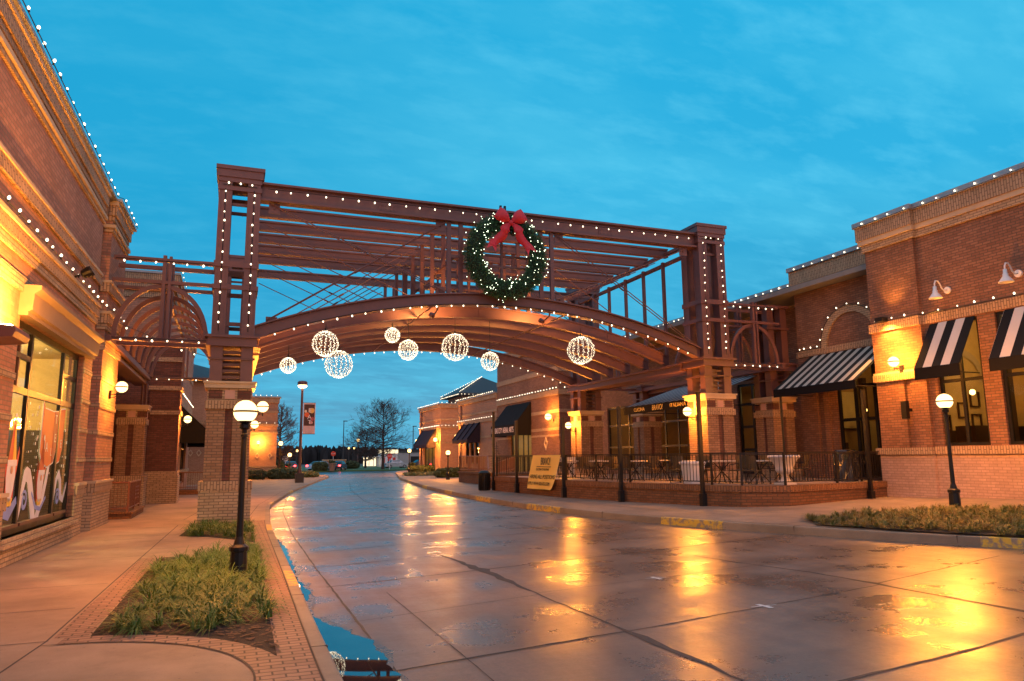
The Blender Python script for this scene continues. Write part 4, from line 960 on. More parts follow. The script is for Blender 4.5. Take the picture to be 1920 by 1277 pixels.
window(bE,'x',23.5,-1,26.1,29.9,.95,5.3,vs=(27.0,27.95,28.9),hs=(2.1,3.2,4.3),fr=.12,recess=.08,pane='glass')
for a,b in ((34,38),(39.5,43.5)): window(bE,'x',23.5,-1,a,b,.95,5.0,vs=(a+1.33,a+2.66),hs=(2.4,3.8),fr=.12,recess=.08)
m = MB(); m.box(21.9,22.02,22.35,22.62,.9,5.75); m.box(21.9,22.02,22.95,23.85,.9,5.75); m.build('entrance_pilaster', M['brick'], bE)
room(bE,21.25,27,10.2,18.6,2.0,6.6,'cream',open_side='x0'); room(bE,22.3,28,18.9,23.5,.9,6.0,'cream_d',open_side='x0'); room(bE,23.8,30,24.5,44,.9,5.6,'cream_d',open_side='x0')
m = MB()
for y,z in ((15.0,3.6),(15.9,3.6),(15.0,2.8),(15.9,2.8),(13.4,3.4)):
    m.box(26.93,26.98,y-.28,y+.28,z-.3,z-.24); m.box(26.93,26.98,y-.28,y+.28,z+.24,z+.3); m.box(26.93,26.98,y-.28,y-.22,z-.24,z+.24); m.box(26.93,26.98,y+.22,y+.28,z-.24,z+.24)
pieces(m,'picture_frame', M['wood_dark'], bE)
m = MB()
for x,z in ((24.95,3.75),(24.95,2.95),(24.3,3.35),(23.4,2.9)):
    m.box(x-.24,x+.24,18.52,18.57,z-.28,z-.23); m.box(x-.24,x+.24,18.52,18.57,z+.23,z+.28); m.box(x-.24,x-.19,18.52,18.57,z-.23,z+.23); m.box(x+.19,x+.24,18.52,18.57,z-.23,z+.23)
pieces(m,'picture_frame', M['wood_dark'], bE)
m = MB(); vv = []
for i in range(15):
    a = math.pi*i/14
    for r in (.85,1.1): vv.append((24.5-r*math.cos(a),18.55,4.45+r*math.sin(a)))
m.add(vv,[(2*i,2*i+2,2*i+3,2*i+1) for i in range(14)]); m.build('interior_arch', M['stone'], bE)
m = MB(); m.box(22.2,26.5,18.3,18.55,2.0,2.62); m.box(23.9,24.1,16.9,17.1,2,3.3); m.box(23.0,23.8,17.2,17.9,2.0,2.75); m.box(24.3,25.1,17.4,18.1,2.0,2.7); pieces(m,'interior_furniture', M['wood_dark'], bE)
m = MB(); m.box(23.2,24.4,23.36,23.48,2.9,4.4); m.box(24.9,25.6,23.36,23.48,.95,3.2); pieces(m,'interior_panel', M['cream'], bE)
m = MB(); m.box(22.4,23.0,22.6,23.2,.92,2.3); m.box(23.8,24.6,22.5,23.2,.92,1.9); m.box(24.65,24.85,23.2,23.4,.92,5.0); pieces(m,'interior_furniture', M['wood_dark'], bE)
m = MB()
for x,y,z in ((23.6,17.6,3.9),(24.6,17.0,4.3),(24.0,22.6,3.6),(25.3,29.6,3.2),(26.2,31.5,3.4)): m.ball((x,y,z),.1,10,6)
pieces(m,'pendant_lamp', emit('pendant_glow',(1,.55,.15),9), bE)
m = MB(); m.box(24.2,24.8,13.2,17.4,2.0,2.7); m.box(23.2,23.5,16.1,16.4,2,6.5); m.box(25.8,26.4,11.5,12.2,2,3.4); m.box(24.8,25.2,20,20.6,.9,2.4); m.box(24.5,25.5,21.4,22.2,.9,2.0); m.build('interior_furniture', M['wood_dark'], bE)
m = MB(); vv = []
for i in range(15):
    a = math.pi*i/14; 
    for r in (1.1,1.35): vv.append((26.9,15.9-r*math.cos(a),4.4+r*math.sin(a)))
m.add(vv,[(2*i,2*i+1,2*i+3,2*i+2) for i in range(14)]); m.build('interior_arch', M['stone'], bE)
for x,y,z,e in ((24.0,15.8,5.7,150),(24.0,12.2,5.7,110),(24,21,5.2,70),(25.3,28,4.8,80),(25.3,36,4.8,45),(25.3,42,4.8,35)): lamp_pt('interior_lamp',(x,y,z),e,(1,.6,.2),.25)
lamp_pt('interior_lamp',(-6.0,19.3,3.95),900,(1,.72,.3),.3); lamp_pt('interior_lamp',(-6.8,30,4.2),16,(1,.6,.25),.3); lamp_pt('interior_lamp',(-5,49,3.2),35,(1,.6,.25),.3)
# awnings of the restaurant
for (y0,y1),lb in (((15.3,16.84),'black and white striped awning over the window beside the wall globe lamp'),((12.84,14.38),'black and white striped awning at the right edge, over the second window')):
    shed_awning(('striped_awning',lb,'awning'),20.97,20.08,y0,y1,5.98,4.5,4.14,'awn_stripe',group='striped window awnings',sides=False)
ea = shed_awning(('entrance_awning','wide black and white striped awning sloping over the restaurant entrance','awning'),21.97,19.98,19.1,23.2,5.8,4.38,4.08,'awn_stripe_entry',sides=False)
m = MB()
for y in (22.9,): m.tube([(20.05,y,.9),(20.05,y,4.12)],.045,8)
m.build('awning_post', M['black'], ea)
ca_ = shed_awning(('lettered_awning','long blue grey striped awning with gold lettering CUCINA BRAVO! ITALIANA on its black valance','awning'),21.2,17.65,24.9,31.0,5.35,4.16,3.80,'awn_stripe_blue',sides=False)
U = (0,0,1); RD = (0,-1,0)
text_mesh('lettering','CUCINA',.24,(17.63,29.55,3.97),RD,U,M['gold'],ca_,width=.95); text_mesh('lettering','BRAVO!',.34,(17.63,28.0,3.98),RD,U,M['gold'],ca_,width=.85,shear=.05); text_mesh('lettering','ITALIANA',.24,(17.63,26.4,3.99),RD,U,M['gold'],ca_,width=1.2)
# ================================================================= right, farther shops
bK = thing('brick_shop', 'tall brick shop with a black lettered awning left of the restaurant patio', 'building', (22,54,0))
m = MB(); facade(m,'x',22,-1,48.0,61.1,-.1,10.6,[(53.3,57.8,.5,3.9)],.25); hull(m,22,44,48,61.1,-.1,10.6,('x0',)); m.build('wall', M['brick'], bK)
for z0,z1,p,mt in ((-.1,1.2,.06,'brick_buff'),(3.3,3.45,.03,'brick_buff'),(3.75,3.95,.03,'brick_buff'),(5.0,5.25,.04,'brick_buff'),(6.3,6.7,.1,'soldier'),(8.0,8.4,.06,'soldier'),(10.0,10.6,.14,'soldier')):
    m = MB()
    for a,b in (((48-p,53.3),(57.8,61.1)) if z0<3.9 else ((48-p,61.1),)): m.box(22-p,44,a,b,z0,z1) if z0 > 3.9 else m.box(22-p,22.05,a,b,z0,z1)
    m.build('stone_course', M[mt], bK)
m = MB(); m.box(21.75,44,47.75,61.2,10.6,10.75); m.build('coping', M['grey_metal'], bK); parapet_roof(bK,22,44,48,61,10.7)
window(bK,'x',22,-1,53.3,57.8,.5,3.9,vs=(54.3,55.3,56.5),hs=(),fr=.12,recess=.1); diamond(bK,'x',22,-1,50.4,2.8,.5)
room(bK,22.3,27,52.5,58.5,.4,4.2,'cream',open_side='x0'); m = MB(); m.box(25,25.1,52.6,55.6,.5,2.6); m.build('green_partition', M['green_in'], bK); lamp_pt('interior_lamp',(24,55,3.8),170,(1,.85,.5),.3)
ka = shed_awning(('shop_awning','big black awning lettered KANSAS CITY AERIAL ARTS over a bright shop window','awning'),21.96,20.55,53.2,58.7,6.15,4.36,3.5,'awn_black')
text_mesh('lettering','KANSAS CITY AERIAL ARTS',.62,(20.53,55.95,3.95),RD,U,M['letter_w'],ka,width=5.1)
bL = thing('brick_shop', 'lower brick shop with a ribbed navy awning over narrow windows', 'building', (22,67,0))
m = MB(); facade(m,'x',22,-1,61.2,73.1,-.1,7.1,[(66.4,67.5,1.2,3.3),(67.9,69,1.2,3.3),(69.4,70.5,1.2,3.3)],.2); hull(m,22,44,61.2,73.1,-.1,7.1,('x0',)); m.build('wall', M['brick_far'], bL)
for a,b in ((66.4,67.5),(67.9,69),(69.4,70.5)): window(bL,'x',22,-1,a,b,1.2,3.3,fr=.1,recess=.1,pane='glass_d')
m = MB(); m.box(22.8,22.9,65,72,.5,4); m.build('interior_wall', M['cream_d'], bL)
for z0,z1,p in ((-.1,1.0,.06),(3.6,3.8,.04),(5.1,5.4,.1),(5.9,6.1,.05),(7.1,7.5,.14)):
    m = MB(); m.box(22-p,44,61.2,73.1+p*.5,z0,z1); m.build('stone_course', M['soldier'] if z0>0 else M['brick_buff'], bL)
m = MB(); m.box(21.75,44,61.2,73.4,7.5,7.6); m.build('coping', M['grey_metal'], bL); parapet_roof(bL,22,44,61.2,73,7.5)
m = MB(); m.tube([(21.9,71.9,.2),(21.9,71.9,7.1)],.07,8); m.build('downpipe', M['brown'], bL)
def ribbed(label, y0, y1, n, zw, zo, zv, xo):
    t = shed_awning(('ribbed_awning',label,'awning'),21.96,xo,y0,y1,zw,zo,zv,'awn_navy',side='awn_navy')
    m = MB()
    for i in range(n+1):
        y = y0+(y1-y0)*i/n; m.tube([(21.96,y,zw+.03),(xo,y,zo+.03)],.06,5)
    pieces(m,'awning_rib', M['awn_black'], t)
ribbed('ribbed navy awning over three narrow windows of the lower shop', 65.9, 70.9, 3, 5.15, 3.5, 3.2, 20.7)
bM = thing('brick_shop', 'farthest brick shop on the right with navy awning and lit display window', 'building', (22,85,0))
m = MB(); facade(m,'x',22,-1,80.1,90,-.1,7.4,[(82.6,87.4,.75,3.05)],.25); hull(m,22,44,80.1,90,-.1,7.4,('x0',)); m.build('wall', M['brick_far'], bM)
for z0,z1,p in ((-.1,.74,.06),(3.4,3.55,.04),(4.3,4.45,.04),(5.1,5.35,.1),(6.0,6.2,.05),(7.4,7.8,.14)):
    m = MB(); m.box(22-p,44,80.1-p,90,z0,z1); m.build('stone_course', M['soldier'] if z0>0 else M['brick_buff'], bM)
m = MB(); m.box(21.75,44,79.85,90.2,7.8,7.9); m.build('coping', M['grey_metal'], bM); parapet_roof(bM,22,44,80.1,90,7.8)
window(bM,'x',22,-1,82.6,87.4,.75,3.05,vs=(84.2,85.8),fr=.12,recess=.1); room(bM,22.3,26,82,88,.6,3.4,'cream',open_side='x0'); lamp_pt('interior_lamp',(23.6,85,3.0),150,(1,.7,.25),.3)
m = MB()
for y in (83.3,85,86.6): m.lathe([(.14,0),(.2,.9),(.25,1.2),(.1,1.45),(.12,1.6),(.02,1.72)],(23.2,y,.7),10)
m.build('shop_mannequin', M['wood_dark'], bM); m = MB(); m.tube([(21.9,88.6,.2),(21.9,88.6,7.4)],.09,8); m.build('downpipe', M['brown'], bM)
ribbed('plain navy awning over the lit display window of the farthest shop', 82.0, 88.4, 1, 5.05, 3.3, 2.95, 20.9)
# pyramid roof pavilion behind
pv = thing('hip_roof_pavilion', 'dark pyramid roof with strings of lights rising behind the far right shops', 'building', (31,83,0))
m = MB(); m.box(25.4,32.2,82.3,88.9,7.0,9.3); m.build('drum_wall', M['brick_far'], pv); m = MB(); ex = (24.6,33.0,81.4,89.8); z = 9.3; a = (ex[0]+ex[1])/2; b_ = (ex[2]+ex[3])/2
m.add([(ex[0],ex[2],z),(ex[1],ex[2],z),(ex[1],ex[3],z),(ex[0],ex[3],z),(a,b_,z+2.35),(ex[0],ex[2],z-.25),(ex[1],ex[2],z-.25),(ex[1],ex[3],z-.25),(ex[0],ex[3],z-.25)],[(0,1,4),(1,2,4),(2,3,4),(3,0,4),(0,5,6,1),(1,6,7,2),(2,7,8,3),(3,8,5,0),(8,7,6,5)]); fixn(m.build('roof', M['roof_tile'], pv))
# ------------------------------------------------------------------ lamps
def globe_parts(t, c, r, mat='globe', band=True):
    e = (2900 if mat == 'globe' else 3900)*(r/.17)**2; lamp_pt('globe_lamp', c, e, (1,.315,.032) if mat == 'globe' else (1,.34,.04), r+.03)
    m = MB(); m.ball(c, r, 20, 12); g = m.build('globe', M[mat], t, smooth=True)
    if band:
        m = MB(); m.lathe([(r*.99,-.016),(r*1.05,-.016),(r*1.05,.016),(r*.99,.016)], c, 20); b = m.build('globe_band', M['black'], t)
    return g
def lamp_post(label, x, y, z, h=2.68, grp='globe lamp posts', r=.19, scale=1, mat='globe'):
    t = thing('lamp_post', label, 'lamp post', (x,y,z), 0, grp); c = (x,y,z)
    m = MB(); m.lathe([(.17,-.05),(.17,.06),(.14,.1),(.125,.42),(.15,.44),(.15,.5),(.09,.54),(.07,.62),(.055,.66)], c, 12); m.build('post_base', M['black'], t)
    m = MB(); m.lathe([(.055,.6),(.05,1.1),(.046,h-.42),(.06,h-.41),(.06,h-.38),(.042,h-.36),(.05,h-.26)], c, 12); m.build('pole', M['black'], t, smooth=False)
    m = MB(); m.lathe([(.05,h-.3),(.085,h-.27),(.085,h-.22),(.06,h-.2),(.1,h-r+.02),(.11,h-r+.035)], c, 14); m.box(x-.19,x+.19,y-.012,y+.012,z+h-.40,z+h-.375) if r > .2 else None; m.build('globe_holder', M['black'], t)
    globe_parts(t, (x,y,z+h), r, mat); return t
lamp_post('black lamp post with round glowing globe standing in the left turf bed', .2, 12.95, 0, 2.68)
lamp_post('black lamp post with round globe standing behind the right turf strip', 17.62, 13.95, gr(17.62,13.95), 2.8, r=.2)
lamp_post('small globe lamp post by the hedge in front of the lower brick shop', 15.23, 53.3, gr(15.23,53.3)-.02, 2.0, r=.17, mat='globe_far')
lamp_post('small globe lamp post farther up the right pavement near the parked cars', 18.2, 79, .2, 2.4, r=.2, mat='globe_far')
lamp_post('far globe lamp post at the corner of the far left shop', 4.95, 82, 0, 3.5, r=.22, mat='globe_far')
lamp_post('far low globe lamp post beside the bare tree on the left', 6.2, 86, 0, 2.3, r=.22, mat='globe_far')
def sconce(label, wall_pt, out, arm=.34, r=.17, mat='globe', grp='round wall lamps'):
    x, y, z = wall_pt; ox, oy = out; c = (x+ox*arm, y+oy*arm, z+.12)
    t = thing('wall_lamp', label, 'wall lamp', (x,y,z), 0, grp)
    px_, py_ = -oy, ox
    m = MB(); a = .07
    m.box(x-a*abs(px_)-.0+min(0,ox*.05), x+a*abs(px_)+max(0,ox*.05), y-a*abs(py_)+min(0,oy*.05), y+a*abs(py_)+max(0,oy*.05), z-.24, z+.0)
    m.build('wall_plate', M['iron'], t)
    m = MB(); m.tube([(x+ox*.04,y+oy*.04,z-.12),(x+ox*arm*.5,y+oy*arm*.5,z-.1),(c[0],c[1],z-.1)],.014,6)
    m.tube([(x+ox*.04,y+oy*.04,z-.2),(x+ox*arm*.4,y+oy*arm*.4,z-.2),(x+ox*arm*.8,y+oy*arm*.8,z-.1)],.01,5)
    m.tube([(c[0],c[1],z-.17),(c[0],c[1],z-.02)],.018,6); m.build('bracket', M['iron'], t)
    globe_parts(t, c, r, mat); return t
sconce('round wall lamp on the end pilaster of the near left shop', (-3.5,24.85,3.98), (1,0), .32)
sconce('round wall lamp on the brick block pilaster behind the left pergola', (-2.22,36.9,3.62), (1,0), .3)
sconce('round wall lamp on the street side of the front left gateway pier', (.53,23.95,3.38), (1,0), .34)
sconce('round wall lamp on the street side of the rear left gateway pier', (.53,34.75,3.3), (1,0), .42)
sconce('round wall lamp on the street side of the front right gateway pier', (16.87,23.95,3.42), (-1,0), .44)
sconce('round wall lamp on the street side of the rear right gateway pier', (16.87,34.75,3.34), (-1,0), .42)
sconce('round wall lamp on the restaurant pilaster beside the striped window awning', (20.87,17.95,4.76), (-1,0), .36, r=.175)
sconce('round wall lamp right of the black lettered awning of the tall shop', (21.98,48.9,4.6), (-1,0), .45, r=.24)
sconce('far round wall lamp at the near corner of the farthest right shop', (21.98,80.8,3.72), (-1,0), .4, r=.22, mat='globe_far')
sconce('far round wall lamp at the far corner of the farthest right shop', (21.98,89,3.74), (-1,0), .5, r=.24, mat='globe_far')
sconce('far round wall lamp left of the ribbed navy awning', (21.98,72.3,3.84), (-1,0), .42, r=.22, mat='globe_far')
sconce('small round wall lamp on the front of the far left shop', (2.45,74.98,3.34), (0,-1), .4, r=.16, mat='globe_far')
# flood lights on the left shop and goosenecks on the restaurant
def spot(name, loc, target, e, size, blend=.4, col=(1,.5,.13), soft=.06):
    L = bpy.data.lights.new(name,'SPOT'); L.energy = e; L.color = col; L.spot_size = R(size); L.spot_blend = blend; L.shadow_soft_size = soft
    o = bpy.data.objects.new(name, L); COL.objects.link(o); o.location = loc; d = Vector(target)-Vector(loc); o.rotation_euler = d.to_track_quat('-Z','Y').to_euler(); return o
t = thing('wall_fixture', 'brown box floodlight shining up the near left shop wall', 'floodlight', (-3.72,14.3,3.95))
m = MB(); m.prism([(0,3.86),(.42,3.9),(.46,3.99),(.44,4.07),(0,4.1)], lambda a,b,d:(-3.8+a,d,b), 13.7, 14.62); fixn(m.build('fixture_box', M['brown'], t)); m = MB(); m.box(-3.74,-3.44,13.8,14.5,4.1,4.112); m.build('lens', M['street_lens'], t)
spot('wall_flood', (-3.12,14.2,4.2), (-3.8,14.6,6.0), 1400, 150, .3, (1,.37,.05))
t = thing('wall_fixture', 'small dark round floodlight on the light course of the near left shop', 'floodlight', (-3.6,19.2,6.2))
m = MB(); m.lathe([(.05,0),(.1,.03),(.13,.2),(.12,.26)],(0,0,0),12); o = m.build('lamp_housing', M['black'], t, local=True); o.location = (.12,0,.02); o.rotation_euler = (0,R(60),0); m = MB(); m.tube([(-3.62,19.2,6.16),(-3.5,19.2,6.22)],.03,6); m.build('bracket', M['black'], t)
t = thing('wall_fixture', 'dark box floodlight on the restaurant pilaster above the round wall lamp', 'floodlight', (20.7,18.45,6.36))
m = MB(); m.box(20.55,20.82,18.3,18.6,6.33,6.47); m.build('fixture_box', M['black'], t); m = MB(); m.tube([(20.8,18.45,6.34),(20.72,18.45,6.4)],.03,6); m.build('bracket', M['black'], t)
spot('pilaster_flood', (20.45,18.3,6.3), (20.88,18.1,4.8), 620, 115, .7, (1,.37,.05))
spot('pilaster_flood', (20.3,18.1,6.45), (21.0,17.9,8.6), 160, 80, .8, (1,.4,.07))
t = thing('wall_fixture', 'black speaker box on the dark slot of the restaurant pilaster', 'wall fixture', (20.9,17.83,3.26)); m = MB(); m.box(20.62,20.76,17.73,17.93,2.98,3.56); m.build('fixture_box', M['black'], t); m = MB(); m.box(20.76,20.98,17.8,17.86,3.22,3.32); m.build('bracket', M['black'], t)  # a speaker on its bracket, gives no light
def gooseneck(label, y):
    t = thing('gooseneck_lamp', label, 'gooseneck lamp', (21,y,6.95), 0, 'white gooseneck lamps')
    m = MB(); m.tube([(21.0,y,6.95),(20.94,y,6.95)],.11,16); m.build('wall_plate', M['white'], t)
    m = MB(); P = [(20.95,y,6.95),(20.82,y,6.93),(20.72,y,7.0),(20.66,y,7.13),(20.58,y,7.22),(20.48,y,7.22),(20.43,y,7.13),(20.42,y,6.98)]; m.tube(P,.022,8); m.build('arm', M['white'], t, smooth=True)
    m = MB(); m.lathe([(.05,.98),(.055,.86),(.07,.85),(.075,.78),(.19,.62),(.2,.6),(.185,.6),(.07,.76),(.03,.78)],(20.42,y,6.05),16); m.build('shade', M['white'], t, smooth=True); return t
gooseneck('white gooseneck lamp above the first striped window awning', 16.1); gooseneck('white gooseneck lamp above the second striped awning, near the right edge', 13.85)
# ------------------------------------------------------------------ street pole with banner
t = thing('street_light', 'tall street light with a hanging banner on a concrete base, left of the road', 'street light', (5.2,61.1,0), 0, 'tall street lights')
m = MB(); m.box(4.88,5.52,60.78,61.42,-.05,.75); m.build('concrete_base', M['tar'], t)
m = MB(); m.lathe([(.16,.75),(.12,1.2),(.09,7.7)],(5.2,61.1,0),10); m.build('pole', M['brown_d'], t)
m = MB(); m.lathe([(.1,7.65),(.38,7.78),(.4,8.0),(.3,8.1),(.02,8.14)],(5.2,61.1,0),16); m.build('lamp_head', M['brown'], t); m = MB(); m.lathe([(.1,7.55),(.3,7.62),(.34,7.72),(.02,7.75)],(5.2,61.1,0),16); m.build('lens', M['street_lens'], t)
bn = thing('pole_banner', 'vertical pole banner reading EAT over food colours with a pale pink foot', 'banner', (5.75,61.1,5), 0)
m = MB(); m.box(5.34,6.28,61.08,61.1,3.86,6.32); m.build('banner_cloth', paint('banner_pale_pink',(.62,.42,.4),.6), bn)
m = MB(); m.box(5.4,6.22,61.07,61.079,4.5,6.22); m.build('printed_photo', paint('banner_dark_print',(.06,.02,.012),.6), bn)
for nm, col, (u,z,a,b) in (('printed_shape',(.75,.42,.1),(6.0,5.72,.22,.22)),('printed_shape',(.7,.12,.03),(5.62,5.38,.2,.2)),('printed_shape',(.45,.08,.08),(6.05,5.05,.14,.16)),('printed_shape',(.6,.3,.25),(5.95,4.75,.16,.13)),('printed_shape',(.7,.55,.4),(5.52,5.66,.1,.12))):
    m = MB(); m.prism([(u+a*math.cos(q),z+b*math.sin(q)) for q in np.linspace(0,5.8,12)], lambda p,w,d:(p,61.069-d,w), 0, .004); fixn(m.build(nm, paint(nm,col,.6), bn))
for ch,x,z,s in (('E',5.84,5.72,.5),('A',5.82,5.18,.5),('T',5.84,4.78,.45)): text_mesh('lettering', ch, s, (x,61.058,z),(1,0,0),U,M['letter_w'],bn,extrude=.002)
m = MB(); m.tube([(5.2,61.1,6.34),(6.3,61.1,6.34)],.025,6); m.tube([(5.2,61.1,3.84),(6.3,61.1,3.84)],.025,6); m.build('banner_arm', M['brown_d'], bn)
def far_pole(label, x, y, h):
    t = thing('street_light', label, 'street light', (x,y,0), 0, 'tall street lights')
    m = MB(); m.tube([(x,y,-.3),(x,y,h)],[.16,.1],8); m.build('pole', M['tar'], t); m = MB(); m.box(x-.15,x+.95,y-.2,y+.2,h-.1,h+.12); m.build('lamp_head', M['tar'], t)
far_pole('tall unlit parking lot pole between the street light and the bare tree', 28.1, 200, 11.7); far_pole('tall unlit parking lot pole just left of the far right shops', 47.1, 200, 10.4)
t = thing('street_light', 'short lit street lamp beside the smaller bare tree in the distance', 'street light', (24,150,0), 0, 'tall street lights')
m = MB(); m.tube([(24,150,0),(24,150,5.2)],.12,8); m.build('pole', M['brown'], t); m = MB(); m.ball((24,150,5.4),.3,12,8); m.build('globe', M['globe_far'], t)
for x, y, h, lb in ((14.6,180,3.6,'tiny lit lamp in front of the dark woods on the left'),(29.6,200,4.4,'tiny twin lit lamp in front of the dark woods, left one'),(31.0,200,4.4,'tiny twin lit lamp in front of the dark woods, right one')):
    t = thing('street_light', lb, 'street light', (x,y,0), 0, 'tall street lights'); m = MB(); m.tube([(x,y,-.3),(x,y,h)],.1,6); m.build('pole', M['tar'], t); m = MB(); m.ball((x,y,h+.1),.28,10,6); m.build('globe', M['globe_far'], t)
# ------------------------------------------------------------------ string lights
def bulb_mesh(r, mats, up=1, up_only=False):
    m = MB(); s = up
    m.mi = 0; m.lathe([(.001,.10*r/.04),(r*.6,.085*r/.04),(r,.05*r/.04),(r*.7,.012),(r*.5,.0)] if s > 0 else [(r*.5,.0),(r*.7,-.012),(r,-.05*r/.04),(r*.6,-.085*r/.04),(.001,-.10*r/.04)], (0,0,0), 8)
    m.mi = 1; m.lathe([(r*.55,-.045),(r*.55,.004)] if s > 0 else [(r*.55,-.004),(r*.55,.045)], (0,0,0), 6)
    o = m.build('bulb', mats, None, smooth=True); COL.objects.unlink(o); return o
BU = {(r,u): bulb_mesh(q, [M['bulb_far' if r > .04 else 'bulb'], M['black']], u) for r,q in ((.028,.02),(.034,.026),(.044,.03),(.056,.036)) for u in (1,-1)}
def lights(label, pts, n, r=.034, up=1, grp='strings of warm white bulbs', jit=.012):
    t = thing('string_lights', label, 'string lights', pts[0], 0, grp)
    P = [Vector(p) for p in pts]; d = [0]
    for a, b in zip(P, P[1:]): d.append(d[-1]+(b-a).length)
    m = MB(); m.tube([p+Vector((0,0,-.03*up)) for p in P], .011, 4); m.build('cord', M['black'], t)
    for i in range(n):
        s = d[-1]*(i+.5)/n+random.uniform(-.06,.06); k = max(0,min(len(P)-2, int(np.searchsorted(d, s))-1)); q = P[k].lerp(P[k+1], (s-d[k])/max(d[k+1]-d[k],1e-6))
        child(BU[(r,up)], t, q-P[0]+Vector((random.uniform(-jit,jit),random.uniform(-jit,jit),0)), rot=(random.uniform(-.3,.3),random.uniform(-.3,.3),0), scale=random.uniform(.8,1.2))
    return t
rotA = lambda x,y,z: tuple(Matrix.Translation((-3.65,23,0)) @ Matrix.Rotation(TH,4,'Z') @ Vector((x+3.65,y-23,z)))
lights('string of bulbs along the roof edge of the near left shop', [rotA(-3.42,8,9.56),rotA(-3.42,23.2,9.56),rotA(-3.3,23.3,9.56),rotA(-3.3,26.3,9.56)], 31, .034)
lights('string of bulbs along the lower light course of the near left shop', [rotA(-3.48,10.5,6.2),rotA(-3.48,22.6,6.2),rotA(-3.38,23.35,6.2),rotA(-3.38,26.25,6.2)], 26, .034)
lights('string of bulbs along the roof edge of the brick block behind the left pergola', [(-6.5,36.2,10.56),(-2.5,36.2,10.56),(-2.5,58,10.56)], 26, .044)
lights('string of bulbs along the low course of the brick block over its black awning', [(-2.7,37.8,5.6),(-2.7,58,5.62)], 40, .044)
lights('string of bulbs along the roofline of the far left corner shop', [(-6,74.7,7.96),(4.3,74.7,7.96)], 20, .044)
lights('string of bulbs along the middle course of the far left corner shop', [(-2,74.88,5.3),(4.2,74.88,5.3)], 9, .044)
lights('ring of bulbs round the dark curved roof behind the left pier', [(-4.2+5.2*math.cos(a),68+5.2*math.sin(a),8.2) for a in np.linspace(-2.2,.3,14)], 26, .044)
lights('string of bulbs across the front top beam of the gateway', [(.72,FR[0]-.24,10.34),(16.75,FR[0]-.24,10.34)], 31, .034, -1)
lights('string of bulbs following the front arch of the gateway', [(x,FR[0]-.2,zb(x)-.01) for x in XS[1:-1]], 33, .034, -1)
lights('string of bulbs following the rear arch of the gateway', [(x,FR[-1]+.2,zb(x)-.01) for x in XS[1:-1]], 33, .034, -1)
for cx, nm in ((GX0,'left'),(GX1,'right')):
    for sx, sd in ((-1,'left'),(1,'right')):
        x = cx+sx*.42; lights(f'vertical string of bulbs on the {sd} front column of the {nm} gateway tower', [(x,GY0-.66,5.75),(x,GY0-.66,10.25)], 14, .034, 1)
    lights(f'short string of bulbs under the cap of the {nm} gateway tower', [(cx-.5,GY0-.68,10.36),(cx+.5,GY0-.68,10.36)], 3, .034, 1)
for x0,x1,nm in ((-3.4,-.8,'left'),(18.25,20.6,'right')):
    lights(f'string of bulbs on the top front rail of the {nm} pergola', [(x0,23.42,7.74),(x1,23.42,7.74)], 6, .034, -1); lights(f'string of bulbs on the lower front rail of the {nm} pergola', [(x0,23.42,5.38),(x1,23.42,5.38)], 6, .034, -1)
lights('string of bulbs on the rear lower rail of the left pergola', [(-3.4,34.6,5.36),(-.8,34.6,5.36)], 5, .034, -1)
lights('string of bulbs on the second rail inside the left pergola', [(-3.4,24.42,6.0),(-2.0,27,5.7),(-.8,30,5.7)], 6, .034, -1)
lights('string of bulbs along the roof edge of the restaurant', [(20.72,6.5,9.9),(20.72,16.8,9.9),(20.58,16.95,9.9),(20.58,19.2,9.9)], 21, .034)
lights('string of bulbs along the light course over the striped window awnings', [(20.92,6.5,6.36),(20.92,17,6.36),(20.76,17.1,6.38),(20.76,19.05,6.38)], 21, .034)
lights('string of bulbs along the roof edge over the restaurant entrance', [(21.8,19.4,9.52),(21.8,23.95,9.52)], 8, .034)
lights('string of bulbs round the blind brick arch over the entrance awning', [(21.9,21.05-1.5*math.cos(a),6.06+1.5*math.sin(a)) for a in np.linspace(0,math.pi,16)], 9, .034)
lights('short string of bulbs on the light course left of the blind arch', [(21.9,22.6,6.12),(21.9,23.9,6.12)], 4, .034)
lights('string of bulbs along the roof edge of the restaurant wing behind the gateway', [(23.3,24.3,9.38),(23.3,45,9.38)], 38, .044)
lights('string of bulbs along the light course of the tall shop with the black awning', [(21.84,47.9,6.76),(21.84,61,6.76)], 24, .056)
lights('short string of bulbs on the near side of the tall shop with the black awning', [(22,47.82,6.76),(30,47.82,6.76)], 10, .056)
lights('string of bulbs along the roofline of the lower brick shop', [(21.7,61.3,7.64),(21.7,73.3,7.64)], 22, .056)
lights('string of bulbs along the middle course of the lower brick shop', [(21.86,61.3,5.44),(21.86,73.2,5.44)], 17, .056)
lights('string of bulbs along the roofline of the farthest right shop', [(21.7,90,7.94),(21.7,79.8,7.94),(27,79.8,7.94)], 30, .056)
lights('string of bulbs along the middle course of the farthest right shop', [(21.86,90,5.38),(21.86,79.95,5.38),(25.5,79.95,5.38)], 30, .056)
lights('string of bulbs up the hip of the pyramid roof', [(24.6,89.8,9.36),(28.8,85.6,11.7)], 22, .056)
lights('string of bulbs up the near hip of the pyramid roof', [(24.6,81.4,9.36),(28.8,85.6,11.7)], 22, .056)
lights('string of bulbs along the eaves of the pyramid roof', [(24.55,89.8,9.1),(24.55,81.4,9.1),(33,81.35,9.1)], 34, .056)
